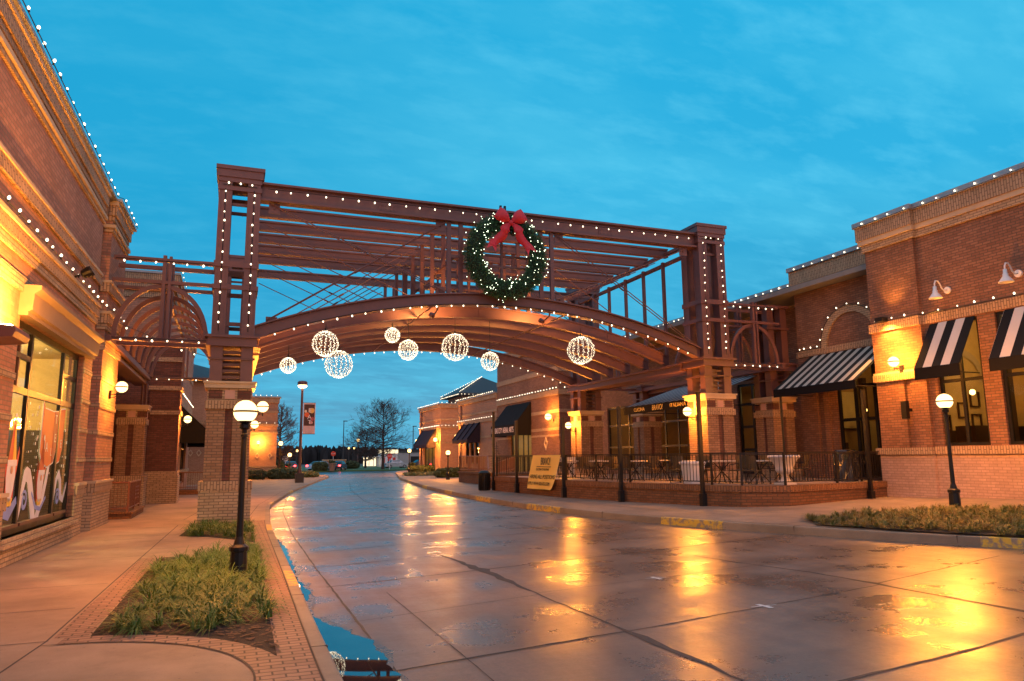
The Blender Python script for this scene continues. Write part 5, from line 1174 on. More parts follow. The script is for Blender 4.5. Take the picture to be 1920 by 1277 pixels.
# ------------------------------------------------------------------ hanging spheres of lights
def light_ball(label, x, y, z, r, top):
    t = thing('light_sphere', label, 'light ball', (x,y,z), 0, 'hanging spheres of lights')
    m = MB(); m.tube([(x,y,z+r),(x,y,top)],.012,5); m.tube([(x,y,z+r),(x,y,z+r+.12)],.03,6); m.build('hanger', M['black'], t)
    m = MB(); ph0 = random.uniform(0,1)
    for k in range(8):
        a = math.pi*k/8+ph0; m.tube([(x+r*math.cos(q)*math.cos(a),y+r*math.cos(q)*math.sin(a),z+r*math.sin(q)) for q in np.linspace(0,2*math.pi,25)],.006,4,False)
    for q in (-.9,-.45,0,.45,.9): m.tube([(x+r*math.cos(q)*math.cos(a),y+r*math.cos(q)*math.sin(a),z+r*math.sin(q)) for a in np.linspace(0,2*math.pi,25)],.006,4,False)
    m.build('wire_frame', M['grey_metal'], t)
    nper = int(15*r/.36)+9
    for k in range(16):
        m = MB(); a = 2*math.pi*k/16+ph0; wire = []
        for i in range(nper):
            q = -math.pi/2+math.pi*(i+.5+random.uniform(-.3,.3))/nper; aa = a+random.uniform(-.09,.09)/max(math.cos(q),.25); rr = r*random.uniform(.97,1.04)
            c = (x+rr*math.cos(q)*math.cos(aa), y+rr*math.cos(q)*math.sin(aa), z+rr*math.sin(q)); b = random.uniform(.010,.017)
            m.ball(c, b, 5, 3); wire.append(c)
        m.mi = 1; m.tube(wire, .003, 3, False); m.build('light_strand', [M['bulb_ball'], M['grey_metal']], t)
    return t
D = [('small glowing wire sphere hanging lowest at the left end of the arch',540,685,27.5,.28),('large glowing wire sphere, upper one of the overlapping pair',610,645,25.3,.43),('large glowing wire sphere, lower one of the overlapping pair',635,683,29.2,.53),
     ('small glowing wire sphere hung high just left of the arch crown',735,628,27.4,.28),('medium glowing wire sphere below and right of the small high one',765,656,26.4,.365),('large glowing wire sphere below the wreath, slightly to its left',852,651,27.2,.52),
     ('medium glowing wire sphere under the wreath, right of the large one',918,677,27.0,.355),('large glowing wire sphere hanging alone on the right side of the arch',1089,656,25.6,.53)]
BALL = {540:(1.81,27.5,5.25),610:(2.86,25.3,5.77),635:(3.84,29.2,5.57),735:(5.6,27.4,6.54),765:(5.99,26.4,5.84),852:(8.04,27.2,6.15),918:(9.42,27.0,5.62),1089:(12.74,25.6,6.0)}
for lb, px_, py_, y, r in D:
    x, y, z = BALL[px_]; light_ball(lb, x, y, z, r, zb(x)+.15)
# ------------------------------------------------------------------ wreath
t = thing('wreath', 'big green wreath with white lights and red bow on the gateway front', 'wreath', (8.68,23.15,8.8)); wc = Vector((8.68,23.12,8.8)); R1, r1 = 1.2, .38
m = MB()
for i in range(12500):
    a = random.uniform(0,2*math.pi); b = random.uniform(0,2*math.pi); rr = r1*math.sqrt(random.uniform(.35,1.0))*random.uniform(.85,1.08)
    e = Vector((math.cos(a),0,math.sin(a))); nrm = e*math.cos(b)+Vector((0,1,0))*math.sin(b); p = wc+e*R1+nrm*rr*.85
    d = (nrm+Vector((random.gauss(0,.6),random.gauss(0,.6),random.gauss(0,.6)))).normalized(); sdv = d.cross(Vector((random.gauss(0,1),random.gauss(0,1),random.gauss(0,1)))).normalized()
    l = random.uniform(.05,.12); w = random.uniform(.008,.016); q = p+d*l
    m.quad(p-sdv*w,p+sdv*w,q+sdv*w*.3,q-sdv*w*.3)
m.build('foliage', M['needle'], t)
m = MB(); m.tube([tuple(wc+Vector((R1*math.cos(a),0,R1*math.sin(a)))) for a in np.linspace(0,2*math.pi,41)], r1*.62, 10, False); m.build('wreath_core', paint('wreath_core',(.008,.025,.014),.9), t)
wb = MB(); wb.ball((0,0,0),.016,6,4); wbo = wb.build('light', M['bulb_w'], None, smooth=True); COL.objects.unlink(wbo)
for i in range(100):
    a = random.uniform(0,2*math.pi); b = -math.pi/2+random.gauss(0,.75)
    e = Vector((math.cos(a),0,math.sin(a))); nrm = e*math.cos(b)+Vector((0,1,0))*math.sin(b)
    child(wbo, t, (wc+e*R1+nrm*(r1*1.13)) - Vector(t.location), scale=random.uniform(.75,1.25))
m = MB()
for i in range(70):
    a = random.uniform(0,2*math.pi); b = -math.pi/2+random.gauss(0,.9); e = Vector((math.cos(a),0,math.sin(a))); nrm = e*math.cos(b)+Vector((0,1,0))*math.sin(b); m.ball(tuple(wc+e*R1+nrm*r1*.98),.012,5,3)
o = m.build('tiny_light', M['bulb_w'], t); o['kind'] = 'stuff'
def ribbon(cl, ws, th, name, parent):   # a strip with thickness along a 3-d centre line
    m = MB(); n = len(cl); v = []
    for i,(x,y,z) in enumerate(cl):
        p, q = Vector(cl[max(i-1,0)]), Vector(cl[min(i+1,n-1)]); tn = (q-p).normalized(); sd = tn.cross(Vector((0,1,0))).normalized(); nn = sd.cross(tn); c = Vector((x,y,z)); w = ws[i]
        v += [c-sd*w-nn*th,c+sd*w-nn*th,c+sd*w+nn*th,c-sd*w+nn*th]
    f = []
    for i in range(n-1):
        for k in range(4): f.append((4*i+k,4*i+(k+1)%4,4*i+4+(k+1)%4,4*i+4+k))
    f += [(3,2,1,0),(4*n-4,4*n-3,4*n-2,4*n-1)]; m.add(v,f); return fixn(m.build(name, M['ribbon'], parent, smooth=True))
bc = Vector((8.72,22.72,9.9)); m = MB(); m.ball(tuple(bc),.1,10,8); bow = m.build('bow', M['ribbon'], t, smooth=True)
for s in (-1,1):
    m = MB(); N_, K_ = 10, 10; v = []
    for i in range(N_+1):
        u = i/N_; w = .05+.2*math.sin(min(1,u*1.12)*math.pi*.62); dpt = .02+.15*math.sin(u*math.pi*.9)
        cx_, cz_ = bc.x+s*(.04+.46*u), bc.z+.04+.32*u
        for k in range(K_):
            a = 2*math.pi*k/K_; off = w*math.cos(a); v.append((cx_-s*off*.57, bc.y+dpt*math.sin(a), cz_+off*.82))
    m.add(v,[(i*K_+k,i*K_+(k+1)%K_,(i+1)*K_+(k+1)%K_,(i+1)*K_+k) for i in range(N_) for k in range(K_)]+[tuple(N_*K_+k for k in range(K_))])
    fixn(m.build('bow_loop', M['ribbon'], bow, smooth=True))
    cl = [(bc.x+s*(.05+.62*u+.05*math.sin(u*9)), bc.y-.05-.06*math.sin(u*math.pi*2), bc.z-.05-.84*u) for u in np.linspace(0,1,12)]
    ws = [.05+.16*min(1,u*3.2) if u<.35 else .15+.02*math.sin(u*14) for u in np.linspace(0,1,12)]
    ribbon(cl, ws, .008, 'bow_tail', bow)
    e0 = Vector(cl[-1]); tn = (Vector(cl[-1])-Vector(cl[-2])).normalized(); sd = tn.cross(Vector((0,1,0))).normalized(); m = MB(); w = .16
    for q in (-1,1):
        P3 = [e0+sd*w*q, e0, e0+sd*w*q*1.05+tn*.2]; m.add([p+Vector((0,-.006,0)) for p in P3]+[p+Vector((0,.006,0)) for p in P3],[(0,1,2),(5,4,3),(0,3,4,1),(1,4,5,2),(2,5,3,0)])
    fixn(m.build('tail_notch', M['ribbon'], bow))
m = MB()
for x in (8.6,8.76): m.tube([(x,23.3,10.1),(x,23.34,10.72),(x,23.46,10.76),(x,23.5,10.62)],.025,6)
m.tube([(8.68,23.2,7.55),(8.55,23.3,7.2),(8.3,23.2,6.98)],.02,5); m.build('hanger', M['black'], t)
# ------------------------------------------------------------------ patio
PZ = .92
PO = [(12.25,34.6),(12.5,27.0),(13.25,23.2),(14.15,20.1),(14.25,19.75),(14.72,18.8),(15.9,18.05),(20.93,18.98),(23.4,23.9),(23.4,34.6)]
pt = thing('patio_terrace', 'raised dining terrace with low orange brick retaining wall along the right pavement', 'terrace', (16,24,.3))
m = MB(); m.poly([(x+.03,y+.02) for x,y in PO[:-2]]+[(23.4,23.9),(23.4,34.6)], PZ-.2, PZ-.004); m.build('terrace_floor', M['patio'], pt)
wl = PO[:8]
def offs(path, d):
    out = []
    for i,(x,y) in enumerate(path):
        a, b = path[max(i-1,0)], path[min(i+1,len(path)-1)]; dx, dy = b[0]-a[0], b[1]-a[1]; l = math.hypot(dx,dy); out.append((x+dy/l*d,y-dx/l*d))
    return out
m = MB(); m.sweep([(-.32,-.2),(-.32,.74),(0,.74),(0,-.2)], [(x,y,0) for x,y in wl]); w_ = fixn(m.build('terrace_wall', M['brick_orange'], pt))
m = MB(); m.sweep([(-.36,.74),(-.36,.93),(.045,.93),(.045,.74)], [(x,y,0) for x,y in wl]); fixn(m.build('wall_coping', M['brick_orange_s'], pt))
m = MB(); m.box(12.25,23,34.55,34.85,-.1,.93); m.build('end_wall', M['brick_orange'], pt)
m = MB(); m.box(14.3,14.55,19.75,20.05,-.1,.9); m.build('wall_pier', M['brick_orange'], pt)
# black posts along the terrace edge
for (x,y,z0,z1,lb) in ((19.75,18.62,.35,3.98,'black steel post at the corner of the entrance awning'),(14.12,19.95,.36,3.9,'black steel post on the terrace wall in front of the right gateway pier'),(13.05,23.3,.36,3.64,'black steel post at the left end of the lettered awning, on the terrace wall'),(12.45,26.85,.36,3.42,'black steel post at the right edge of the yellow banner'),(12.25,31.5,.36,3.52,'black steel post left of the yellow banner'),(12.2,34.5,.36,4.1,'farthest black steel post beside the trash can')):
    t = thing('terrace_post', lb, 'post', (x,y,z0), 0, 'black posts along the terrace wall')
    m = MB(); m.box(x-.055,x+.055,y-.055,y+.055,z0-.02,z1); m.build('post', M['black'], t); m = MB(); m.box(x-.085,x+.085,y-.085,y+.085,z0-.1,z0+.3); m.build('post_shoe', M['black'], t)
bal = MB(); bal.box(-.0075,.0075,-.0075,.0075,0,.86); bo = bal.build('baluster', M['iron'], None); COL.objects.unlink(bo)
ring = MB()
for q in np.linspace(0,2*math.pi,13)[:-1]: pass
ring.tube([(0,.1*math.cos(a),.1*math.sin(a)) for a in np.linspace(0,2*math.pi,17)],.01,5,False); ring.tube([(0,-.1,0),(0,.1,0)],.008,4); ring.tube([(0,0,-.1),(0,0,.1)],.008,4); ro = ring.build('ring_ornament', M['iron'], None); COL.objects.unlink(ro)
def railing(label, a, b, z, rings=()):
    L = math.hypot(b[0]-a[0],b[1]-a[1]); rz = math.atan2(b[1]-a[1],b[0]-a[0])-math.pi/2
    t = thing('terrace_railing', label, 'railing', (a[0],a[1],z), rz, 'black iron railing panels round the terrace')
    def loc(bld, nm): return bld.build(nm, M['iron'], t, local=True)
    m = MB(); m.box(-.025,.025,0,L,.97,1.01); loc(m,'handrail'); m = MB(); m.box(-.018,.018,.03,L-.03,.09,.12); m.box(-.018,.018,.03,L-.03,.93,.955) ; loc(m,'bottom_rail')
    m = MB(); m.box(-.03,.03,-.03,.03,-.12,.98); loc(m,'rail_post')
    n = int(L/.128)
    for i in range(1,n): child(bo, t, (0,L*i/n,.1))
    for f in rings: child(ro, t, (0,L*f,.68))
rp = offs(PO[:8], -.15)
names = iter(['left of the yellow banner','behind the yellow banner','right of the yellow banner','between the banner and the white bin','in front of the white bin','before the right gateway pier','at the terrace bend','in front of the tables','in front of the white urn','beside the white urn','before the entrance glazing','beside the restaurant wall','at the far end','beyond the trash can','near the corner'])
for i in range(len(rp)-1):
    a, b = rp[i], rp[i+1]; L = math.hypot(b[0]-a[0],b[1]-a[1]); k = max(1,round(L/2.2))
    for j in range(k):
        p = (a[0]+(b[0]-a[0])*j/k,a[1]+(b[1]-a[1])*j/k); q = (a[0]+(b[0]-a[0])*(j+1)/k,a[1]+(b[1]-a[1])*(j+1)/k)
        railing('black iron railing panel '+next(names,'by the terrace steps'), p, q, PZ+.01, (.42,.58) if i in (2,3,6) else ())
a, b = (12.4,34.6),(14.6,34.7); railing('black iron railing panel across the far end of the terrace', b, a, PZ+.01)
# yellow banner hung on the railing
t = thing('hiring_banner', 'yellow vinyl banner lettered BRAVO! hiring all positions hung over the terrace railing', 'banner', (12.15,29,1.2))
def bpt(u, v):   # u 0..1 from left (far) to right (near), v 0..1 top to bottom
    y = 29.75-(29.75-27.05)*u + .5*v*(1-u*.4); x0 = float(np.interp(y,[27,34.6],[12.5,12.25])); zt_ = 1.93; zb_ = .5+.02*u
    if u > .82: zb_ += .5*((u-.82)/.18)**1.5
    z = zt_+(zb_-zt_)*v; bulge = .07+.09*v+.02*math.sin(u*11+v*4)*v
    return (x0-bulge, y, z)
m = MB(); NU, NV = 26, 16; v = [bpt(i/NU,j/NV) for j in range(NV+1) for i in range(NU+1)]; v2 = [(x+.006,y,z) for x,y,z in v]; n = len(v)
f = [(j*(NU+1)+i,(j+1)*(NU+1)+i,(j+1)*(NU+1)+i+1,j*(NU+1)+i+1) for j in range(NV) for i in range(NU)]
m.add(v+v2, f+[tuple(n+k for k in q[::-1]) for q in f]); m.build('banner_cloth', M['banner_y'], t, smooth=True)
def btext(body, size, u, v, width, shear=0, nm='lettering'):
    p = Vector(bpt(u,v)); d = Vector(bpt(u,v+.02))-Vector(bpt(u,v-.02)); rgt = Vector(bpt(u+.05,v))-Vector(bpt(u-.05,v)); up = -d
    upv = (up - rgt.normalized()*up.dot(rgt.normalized())).normalized(); N_ = rgt.normalized().cross(upv)
    return text_mesh(nm, body, size, p+N_*.03, rgt, upv, M['ink'], t, width=width, shear=shear, extrude=.003)
btext('BRAVO!',.44,.53,.19,.95,.1); btext('CUCINA ITALIANA',.14,.47,.42,1.35); btext('HIRING ALL POSITIONS',.24,.5,.64,2.4,.15); btext('APPLY: WWW.BRAVO.COM',.2,.42,.84,2.1,.1)
p = Vector(bpt(.5,.34)); m = MB(); m.box(p.x-.035,p.x-.02,p.y-.75,p.y+.75,p.z-.012,p.z+.012); m.build('printed_rule', M['ink'], t)
# furniture
def table(label, x, y, r=.48):
    t = thing('patio_table', label, 'table', (x,y,PZ), 0, 'pale topped terrace tables')
    m = MB(); m.lathe([(.02,.715),(r-.02,.715),(r,.73),(r,.75),(r-.02,.76),(.02,.76)],(x,y,PZ),24); m.build('tabletop', M['table'], t)
    m = MB()
    for a in (0,1):
        c_, s_ = math.cos(a*1.57+.6), math.sin(a*1.57+.6)
        for s in (-1,1): m.tube([(x+s*.36*c_,y+s*.36*s_,PZ),(x+s*.05*c_,y+s*.05*s_,PZ+.36),(x-s*.28*c_,y-s*.28*s_,PZ+.71)],.018,5)
    m.build('table_base', M['iron'], t); return t
def chair_proto():
    t = thing('patio_chair', 'x', 'chair', (0,0,0), 0, 'dark woven terrace chairs')
    m = MB(); m.box(-.23,.23,-.22,.23,.42,.46); o = bevel(m.build('seat', M['wicker'], t, local=True),.015)
    m = MB(); v = []
    for j in range(6):
        z = .5+.42*j/5; y = .2+.1*j/5
        for i in range(7):
            u = -1+2*i/6; v += [(u*.24*(1-.12*(j/5)**3), y-.07*u*u, z)]
    n = len(v); v2 = [(a,b+.025,c) for a,b,c in v]; f = [(j*7+i,j*7+i+1,(j+1)*7+i+1,(j+1)*7+i) for j in range(5) for i in range(6)]
    m.add(v+v2, f+[tuple(n+k for k in q[::-1]) for q in f]); m.build('backrest', M['wicker'], t, local=True)
    for sx in (-1,1):
        m = MB(); m.tube([(sx*.22,-.22,0),(sx*.22,-.2,.44),(sx*.25,-.18,.62),(sx*.25,.1,.66),(sx*.24,.2,.66)],.014,5); m.build('armrest_leg', M['iron'], t, local=True)
        m = MB(); m.tube([(sx*.22,.3,0),(sx*.21,.2,.44)],.014,5); m.build('leg', M['iron'], t, local=True)
    return t
T = [(14.0,29.6,'beside the left end of the yellow banner','round pale table behind the yellow banner'),(14.2,27.0,'right of the yellow banner','round pale table just right of the yellow banner'),(14.6,24.9,'left of the white bin','round pale table between the tall post and the white bin'),(15.6,22.6,'behind the white bin','round pale table behind the white bin'),(15.6,20.9,'right of the brick gateway pier','round pale table in front of the right gateway pier'),(16.35,19.9,'left of the white urn','round pale table left of the white urn'),(17.0,26.8,'under the lettered awning','round pale table under the lettered awning'),(18.9,21.7,'behind the white urn','round pale table behind the white urn'),(16.1,31.2,'deep under the rear pier lamp','round pale table by the rear gateway pier')]
cp = chair_proto(); first = True
for x,y,w,lb in T:
    table(lb, x, y)
    for k,(a,word) in enumerate(((random.uniform(-.3,.3)+.2,'far-side'),(random.uniform(-.3,.3)+3.3,'street-side'),(1.9+random.uniform(-.2,.2),'left-hand'))):
        if k == 2 and random.random() < .35: continue
        loc = (x+.68*math.sin(a)*-1, y+.68*math.cos(a), PZ); l = f'dark woven {word} chair at the table {w}'
        if first: cp.location = loc; cp.rotation_euler = (0,0,a); cp['label'] = l; first = False
        else: dup(cp, loc, a, l)
# white bin, urn, grill cover, trash can, white cooler
t = thing('white_bin', 'white ribbed plastic bin standing behind the terrace railing', 'bin', (14.75,21.35,PZ)); x, y = 14.75, 21.35
m = MB(); n_ = 24; v = []
for z,r in ((0,.27),(.05,.275),(.62,.35),(.66,.375),(.72,.375),(.74,.35)):
    for k in range(n_):
        a = 2*math.pi*k/n_; q = r*(1-.03*(k%2)) if z < .64 else r; s_ = 1/max(abs(math.cos(a)),abs(math.sin(a)))**.55; v.append((x+q*math.cos(a)*s_,y+q*math.sin(a)*s_,PZ+z))
m.add(v,[(j*n_+k,j*n_+(k+1)%n_,(j+1)*n_+(k+1)%n_,(j+1)*n_+k) for j in range(5) for k in range(n_)]+[tuple(range(n_))[::-1]]); m.build('bin_body', M['plastic_white'], t)
m = MB(); m.box(x-.33,x+.33,y-.33,y+.33,PZ+.7,PZ+.72); m.build('bin_lid', M['plastic_white'], t)
t = thing('stone_urn', 'white cast stone urn on a pedestal foot behind the terrace railing', 'urn', (16.55,18.95,PZ)); c = (16.55,18.95,PZ)
m = MB(); m.box(c[0]-.24,c[0]+.24,c[1]-.24,c[1]+.24,PZ,PZ+.06); m.lathe([(.22,.06),(.22,.1),(.13,.16),(.1,.26),(.13,.33),(.16,.35)],c,24); m.build('urn_foot', M['urn'], t)
m = MB(); m.lathe([(.14,.34),(.24,.38),(.29,.46),(.27,.52),(.3,.6),(.37,.74),(.44,.84),(.46,.9),(.42,.92),(.36,.86),(.05,.8)],c,28); m.build('urn_bowl', M['urn'], t, smooth=True)
m = MB()
for k in range(18):
    a = 2*math.pi*k/18; m.ball((c[0]+.45*math.cos(a),c[1]+.45*math.sin(a),PZ+.875),.05,8,6)
m.build('urn_rim', M['urn'], t, smooth=True)
t = thing('covered_heater', 'something under a shiny black plastic cover beside the restaurant wall', 'covered equipment', (20.2,20.0,PZ))
m = MB(); n_ = 20; v = []
for z,r in ((0,.42),(.3,.4),(.7,.37),(1.0,.36),(1.08,.3),(1.1,.02)):
    for k in range(n_): a = 2*math.pi*k/n_; q = r*(1+.07*math.sin(k*2.3+z*3)+random.uniform(-.03,.03)); v.append((20.2+q*1.2*math.cos(a),20.0+q*math.sin(a),PZ+z))
m.add(v,[(j*n_+k,j*n_+(k+1)%n_,(j+1)*n_+(k+1)%n_,(j+1)*n_+k) for j in range(5) for k in range(n_)]); m.build('plastic_cover', paint('black_plastic_sheet',(.015,.015,.016),.2,var=.3,bump=.4,scale=8), t); m = MB(); m.lathe([(.42,0),(.42,.05),(.3,.06)],(20.2,20,PZ),16); m.build('base_ring', M['grey_metal'], t)
t = thing('trash_can', 'black slatted trash can at the left end of the terrace wall', 'trash can', (11.9,35.3,.22)); c = (11.95,35.2,.22)
m = MB(); m.lathe([(.26,0),(.27,.82),(.24,.83)],c,18); m.build('can_body', M['black'], t); m = MB(); m.lathe([(.3,.8),(.3,.88),(.2,.96),(.12,.97)],c,18); m.build('can_lid', M['black'], t)
m = MB()
for k in range(18): a = 2*math.pi*k/18; m.box(c[0]+.285*math.cos(a)-.018,c[0]+.285*math.cos(a)+.018,c[1]+.285*math.sin(a)-.018,c[1]+.285*math.sin(a)+.018,.24,1.05)
m.build('can_slats', M['black'], t)
t = thing('white_planter', 'low white bench planter near the rear gateway pier', 'planter', (15.3,33,PZ)); m = MB(); m.box(14.6,15.9,32.7,33.1,PZ+.62,PZ+.9); m.build('planter_box', M['urn'], t); m = MB(); m.box(14.7,14.85,32.75,33.05,PZ,PZ+.62); m.box(15.65,15.8,32.75,33.05,PZ,PZ+.62); m.build('planter_leg', M['urn'], t)
# ramp wall, steps and railing beyond the terrace
rw = thing('ramp_wall', 'low orange brick ramp walls with rust railing before the tall shop', 'ramp', (17,45,.2))
m = MB(); m.poly([(13.0,36.2),(12.9,37.6),(14.2,41.0),(21.9,41.0),(21.9,36.2)],-.1,.66); m.build('ramp_block', M['brick_orange'], rw); m = MB(); m.poly([(14.1,41.2),(14.3,47.4),(21.9,47.4),(21.9,41.2)],-.1,.84); m.build('ramp_block', M['brick_orange'], rw)
m = MB(); m.poly([(12.94,36.14),(12.84,37.65),(14.1,41.08),(14.3,41.08),(13.2,37.6),(13.3,36.14)],.66,.78); m.poly([(14.02,41.14),(14.22,47.46),(14.6,47.46),(14.5,41.14)],.84,.96); m.build('wall_coping', M['brick_orange_s'], rw)
rr = thing('ramp_railing', 'rust red iron railing on the ramp walls left of the terrace', 'railing', (15,46,.9))
m = MB()
for a,b in (((14.3,47.2,.95),(14.3,41.5,.95)),((14.3,47.2,.95),(19,48.6,.95)),((19,48.6,.95),(21.2,60,.3))):
    for h in (.98,.12): m.tube([(a[0],a[1],a[2]+h),(b[0],b[1],b[2]+h)],.03,6)
m.tube([(14.3,41.5,1.93),(13.3,38.4,1.2)],.03,6); m.tube([(14.3,41.5,1.5),(13.3,38.4,.8)],.02,6); m.build('handrail', M['rail'], rr)
m = MB()
for a,b,n in (((14.3,47.2,.95),(14.3,41.5,.95),34),((14.3,47.2,.95),(19,48.6,.95),30),((19,48.6,.95),(21.2,60,.3),56)):
    for i in range(n+1):
        q = i/n; x, y, z = (a[k]+(b[k]-a[k])*q for k in range(3)); w = .03 if i%12==0 else .012; m.box(x-w,x+w,y-w,y+w,z,z+.98)
m.build('railing_infill', M['rail'], rr)
# ------------------------------------------------------------------ planting farther away
def shrub(label, x0, x1, y0, y1, z0, z1, mat='hedge', n=1500, cat='hedge', name='hedge', leaf=.09):
    t = thing(name, label, cat, ((x0+x1)/2,(y0+y1)/2,z0)); m = MB(); cx, cy = (x0+x1)/2, (y0+y1)/2
    for _ in range(n):
        u, v_, w = (random.uniform(-1,1) for _ in range(3)); l = max((abs(u)**3+abs(v_)**3+abs(w)**3)**(1/3),.05); k = random.uniform(.75,1.0)/l
        p = Vector((cx+u*k*(x1-x0)/2, cy+v_*k*(y1-y0)/2, (z0+z1)/2+w*k*(z1-z0)/2+random.gauss(0,.04)))
        a = Vector((random.gauss(0,1),random.gauss(0,1),random.gauss(0,1))).normalized()*leaf*random.uniform(.6,1.4); b = a.orthogonal().normalized()*leaf*.7; m.quad(p-a-b,p+a-b,p+a+b,p-a+b)
    m.build('foliage', M[mat], t); m = MB()
    for i in range(6):
        x = x0+(x1-x0)*(i+.5)/6; m.tube([(x,cy,z0-.1),(x+.05,cy,(z0+z1)/2)],.04,5)
    m.build('stem', M['bark'], t)
shrub('clipped dark hedge behind the small globe lamp post on the right pavement', 15.8,19.2,58.5,60.2,.22,.95,n=2200)
shrub('dark bushes at the foot of the far left corner shop', -.5,3.4,72.6,74.2,0,.85,n=1800,cat='bushes',name='bush'); shrub('round bush by the corner of the far left shop', 3.3,6.4,72.2,74.6,0,.95,n=1800,cat='bushes',name='bush')
shrub('tan ornamental grass mound at the left street corner', 5.5,8.6,76.5,80,.0,.5,mat='blade_tan',n=1400,cat='plants',name='grass_mound')
shrub('low green hedge across the end of the street', 11.5,13.7,112.5,114.2,0,1.25,n=1800,leaf=.16); shrub('low shrubs behind the planter pot at the end of the street', 16,21,128,130,0,1.3,n=1500,leaf=.16,cat='bushes',name='bush'); shrub('mixed shrubs round the parked cars on the right', 19,24,82,85,.2,.9,n=1400,leaf=.12,cat='bushes',name='bush'); shrub('low tan planting round the right street lamp', 15,19.5,66,69,.2,.5,mat='blade_tan',n=900,cat='plants',name='grass_mound'); shrub('dark shrubs beside the bare tree on the far left', 5.2,6.5,98,100,0,1.6,n=1200,leaf=.15,cat='bushes',name='bush')
bt = thing('park_bench', 'dark metal bench against the far left shop wall', 'bench', (1.6,71.8,0)); m = MB(); m.box(.5,2.9,71.5,72.0,.42,.47); m.build('seat', M['iron'], bt)
m = MB()
for i in range(20): m.box(.5+i*.126-.015,.5+i*.126+.015,72.0,72.04,.5,.95)
m.tube([(.45,72.02,.5),(.6,72.02,.98),(1.7,72.02,1.12),(2.8,72.02,.98),(2.95,72.02,.5)],.03,6); m.build('backrest', M['iron'], bt)
for x in (.55,2.85):
    m = MB(); m.box(x-.03,x+.03,71.5,71.56,0,.42); m.box(x-.03,x+.03,71.97,72.03,0,.42); m.build('leg', M['iron'], bt)
def pot(label, x, y, s=1):
    t = thing('planter_pot', label, 'planter', (x,y,0)); m = MB(); m.lathe([(.3*s,0),(.48*s,.85*s),(.55*s,.9*s),(.55*s,1.0*s),(.42*s,.98*s)],(x,y,0),14); m.build('pot', M['pot'], t); m = MB()
    for _ in range(160):
        a = random.uniform(0,6.28); r = random.uniform(0,.45)*s; p = Vector((x+r*math.cos(a),y+r*math.sin(a),random.uniform(.9,1.35)*s)); d = Vector((random.gauss(0,1),random.gauss(0,1),1)).normalized()*.1; e = d.orthogonal().normalized()*.06; m.quad(p-d-e,p+d-e,p+d+e,p-d+e)
    m.build('foliage', M['hedge'], t)
pot('tan planter pot left of the red tail lights at the end of the street', 14.1,111.5,1.15); pot('small planter pot by the far left street corner', 7.0,99,.9); pot('planter pot near the parked cars on the right', 20.6,88,.9)
# ------------------------------------------------------------------ bare trees
def bare_tree(label, x, y, h, spread, seed, depth=6, r0=.26):
    rs = random.Random(seed); t = thing('bare_tree', label, 'tree', (x,y,0), 0, 'leafless winter trees'); tr = MB(); cr = MB()
    P = []
    for i in range(11):
        q = i/10; P.append(Vector((x+rs.uniform(-.06,.06)*h*.08*q*3, y, h*.96*q)))
    tr.tube(P, [r0*(1.25 if i==0 else 1)*(1-.93*(i/10)**.9) for i in range(11)], 8); tr.build('trunk', M['bark'], t)
    def branch(p, d, l, r, lev):
        n = 4; pts = [p]; dd = d.copy()
        for i in range(n):
            dd = (dd+Vector((rs.gauss(0,.13),rs.gauss(0,.13),rs.gauss(.04,.1)))).normalized(); pts.append(pts[-1]+dd*l/n)
        cr.tube(pts, [max(r*(1-.75*i/n),.008) for i in range(n+1)], 4 if lev < 2 else 3, False)
        if lev >= depth-3 or l < .25: return
        for i in range(rs.randint(4,6)):
            q = rs.uniform(.2,1.0); k = min(int(q*n),n-1); bp = pts[k].lerp(pts[k+1],q*n-k)
            sd = dd.cross(Vector((rs.gauss(0,1),rs.gauss(0,1),rs.gauss(0,1)))).normalized()
            branch(bp, (dd*.75+sd*.62+Vector((0,0,.08))).normalized(), l*rs.uniform(.34,.56), max(r*.42,.008), lev+1)
    N_ = 66
    for i in range(N_):
        q = .19+.8*(i+rs.random())/N_; a = i*2.4+rs.uniform(-.4,.4); pr = math.sin(min(1,(q-.12)/.88*1.05)*math.pi)**.6*(1-.35*q)
        z = h*.96*q; up = -.12+1.1*q*q; d = Vector((math.cos(a),math.sin(a),up+.12)).normalized()
        branch(Vector((x,y,z)), d, spread*max(pr,.22), .075*(1-.7*q)+.014, 0)
    cr.build('crown', M['twig'], t); return t
bare_tree('tall bare tree with a broad crown standing at the end of the street', 22.9,118,10.9,5.3,3)
bare_tree('smaller bare tree left of the tall one', 23.0,135,6.9,4.2,11,r0=.2); bare_tree('bare tree rising behind the far left corner shop', 5.7,96,8.9,2.9,5,r0=.18)
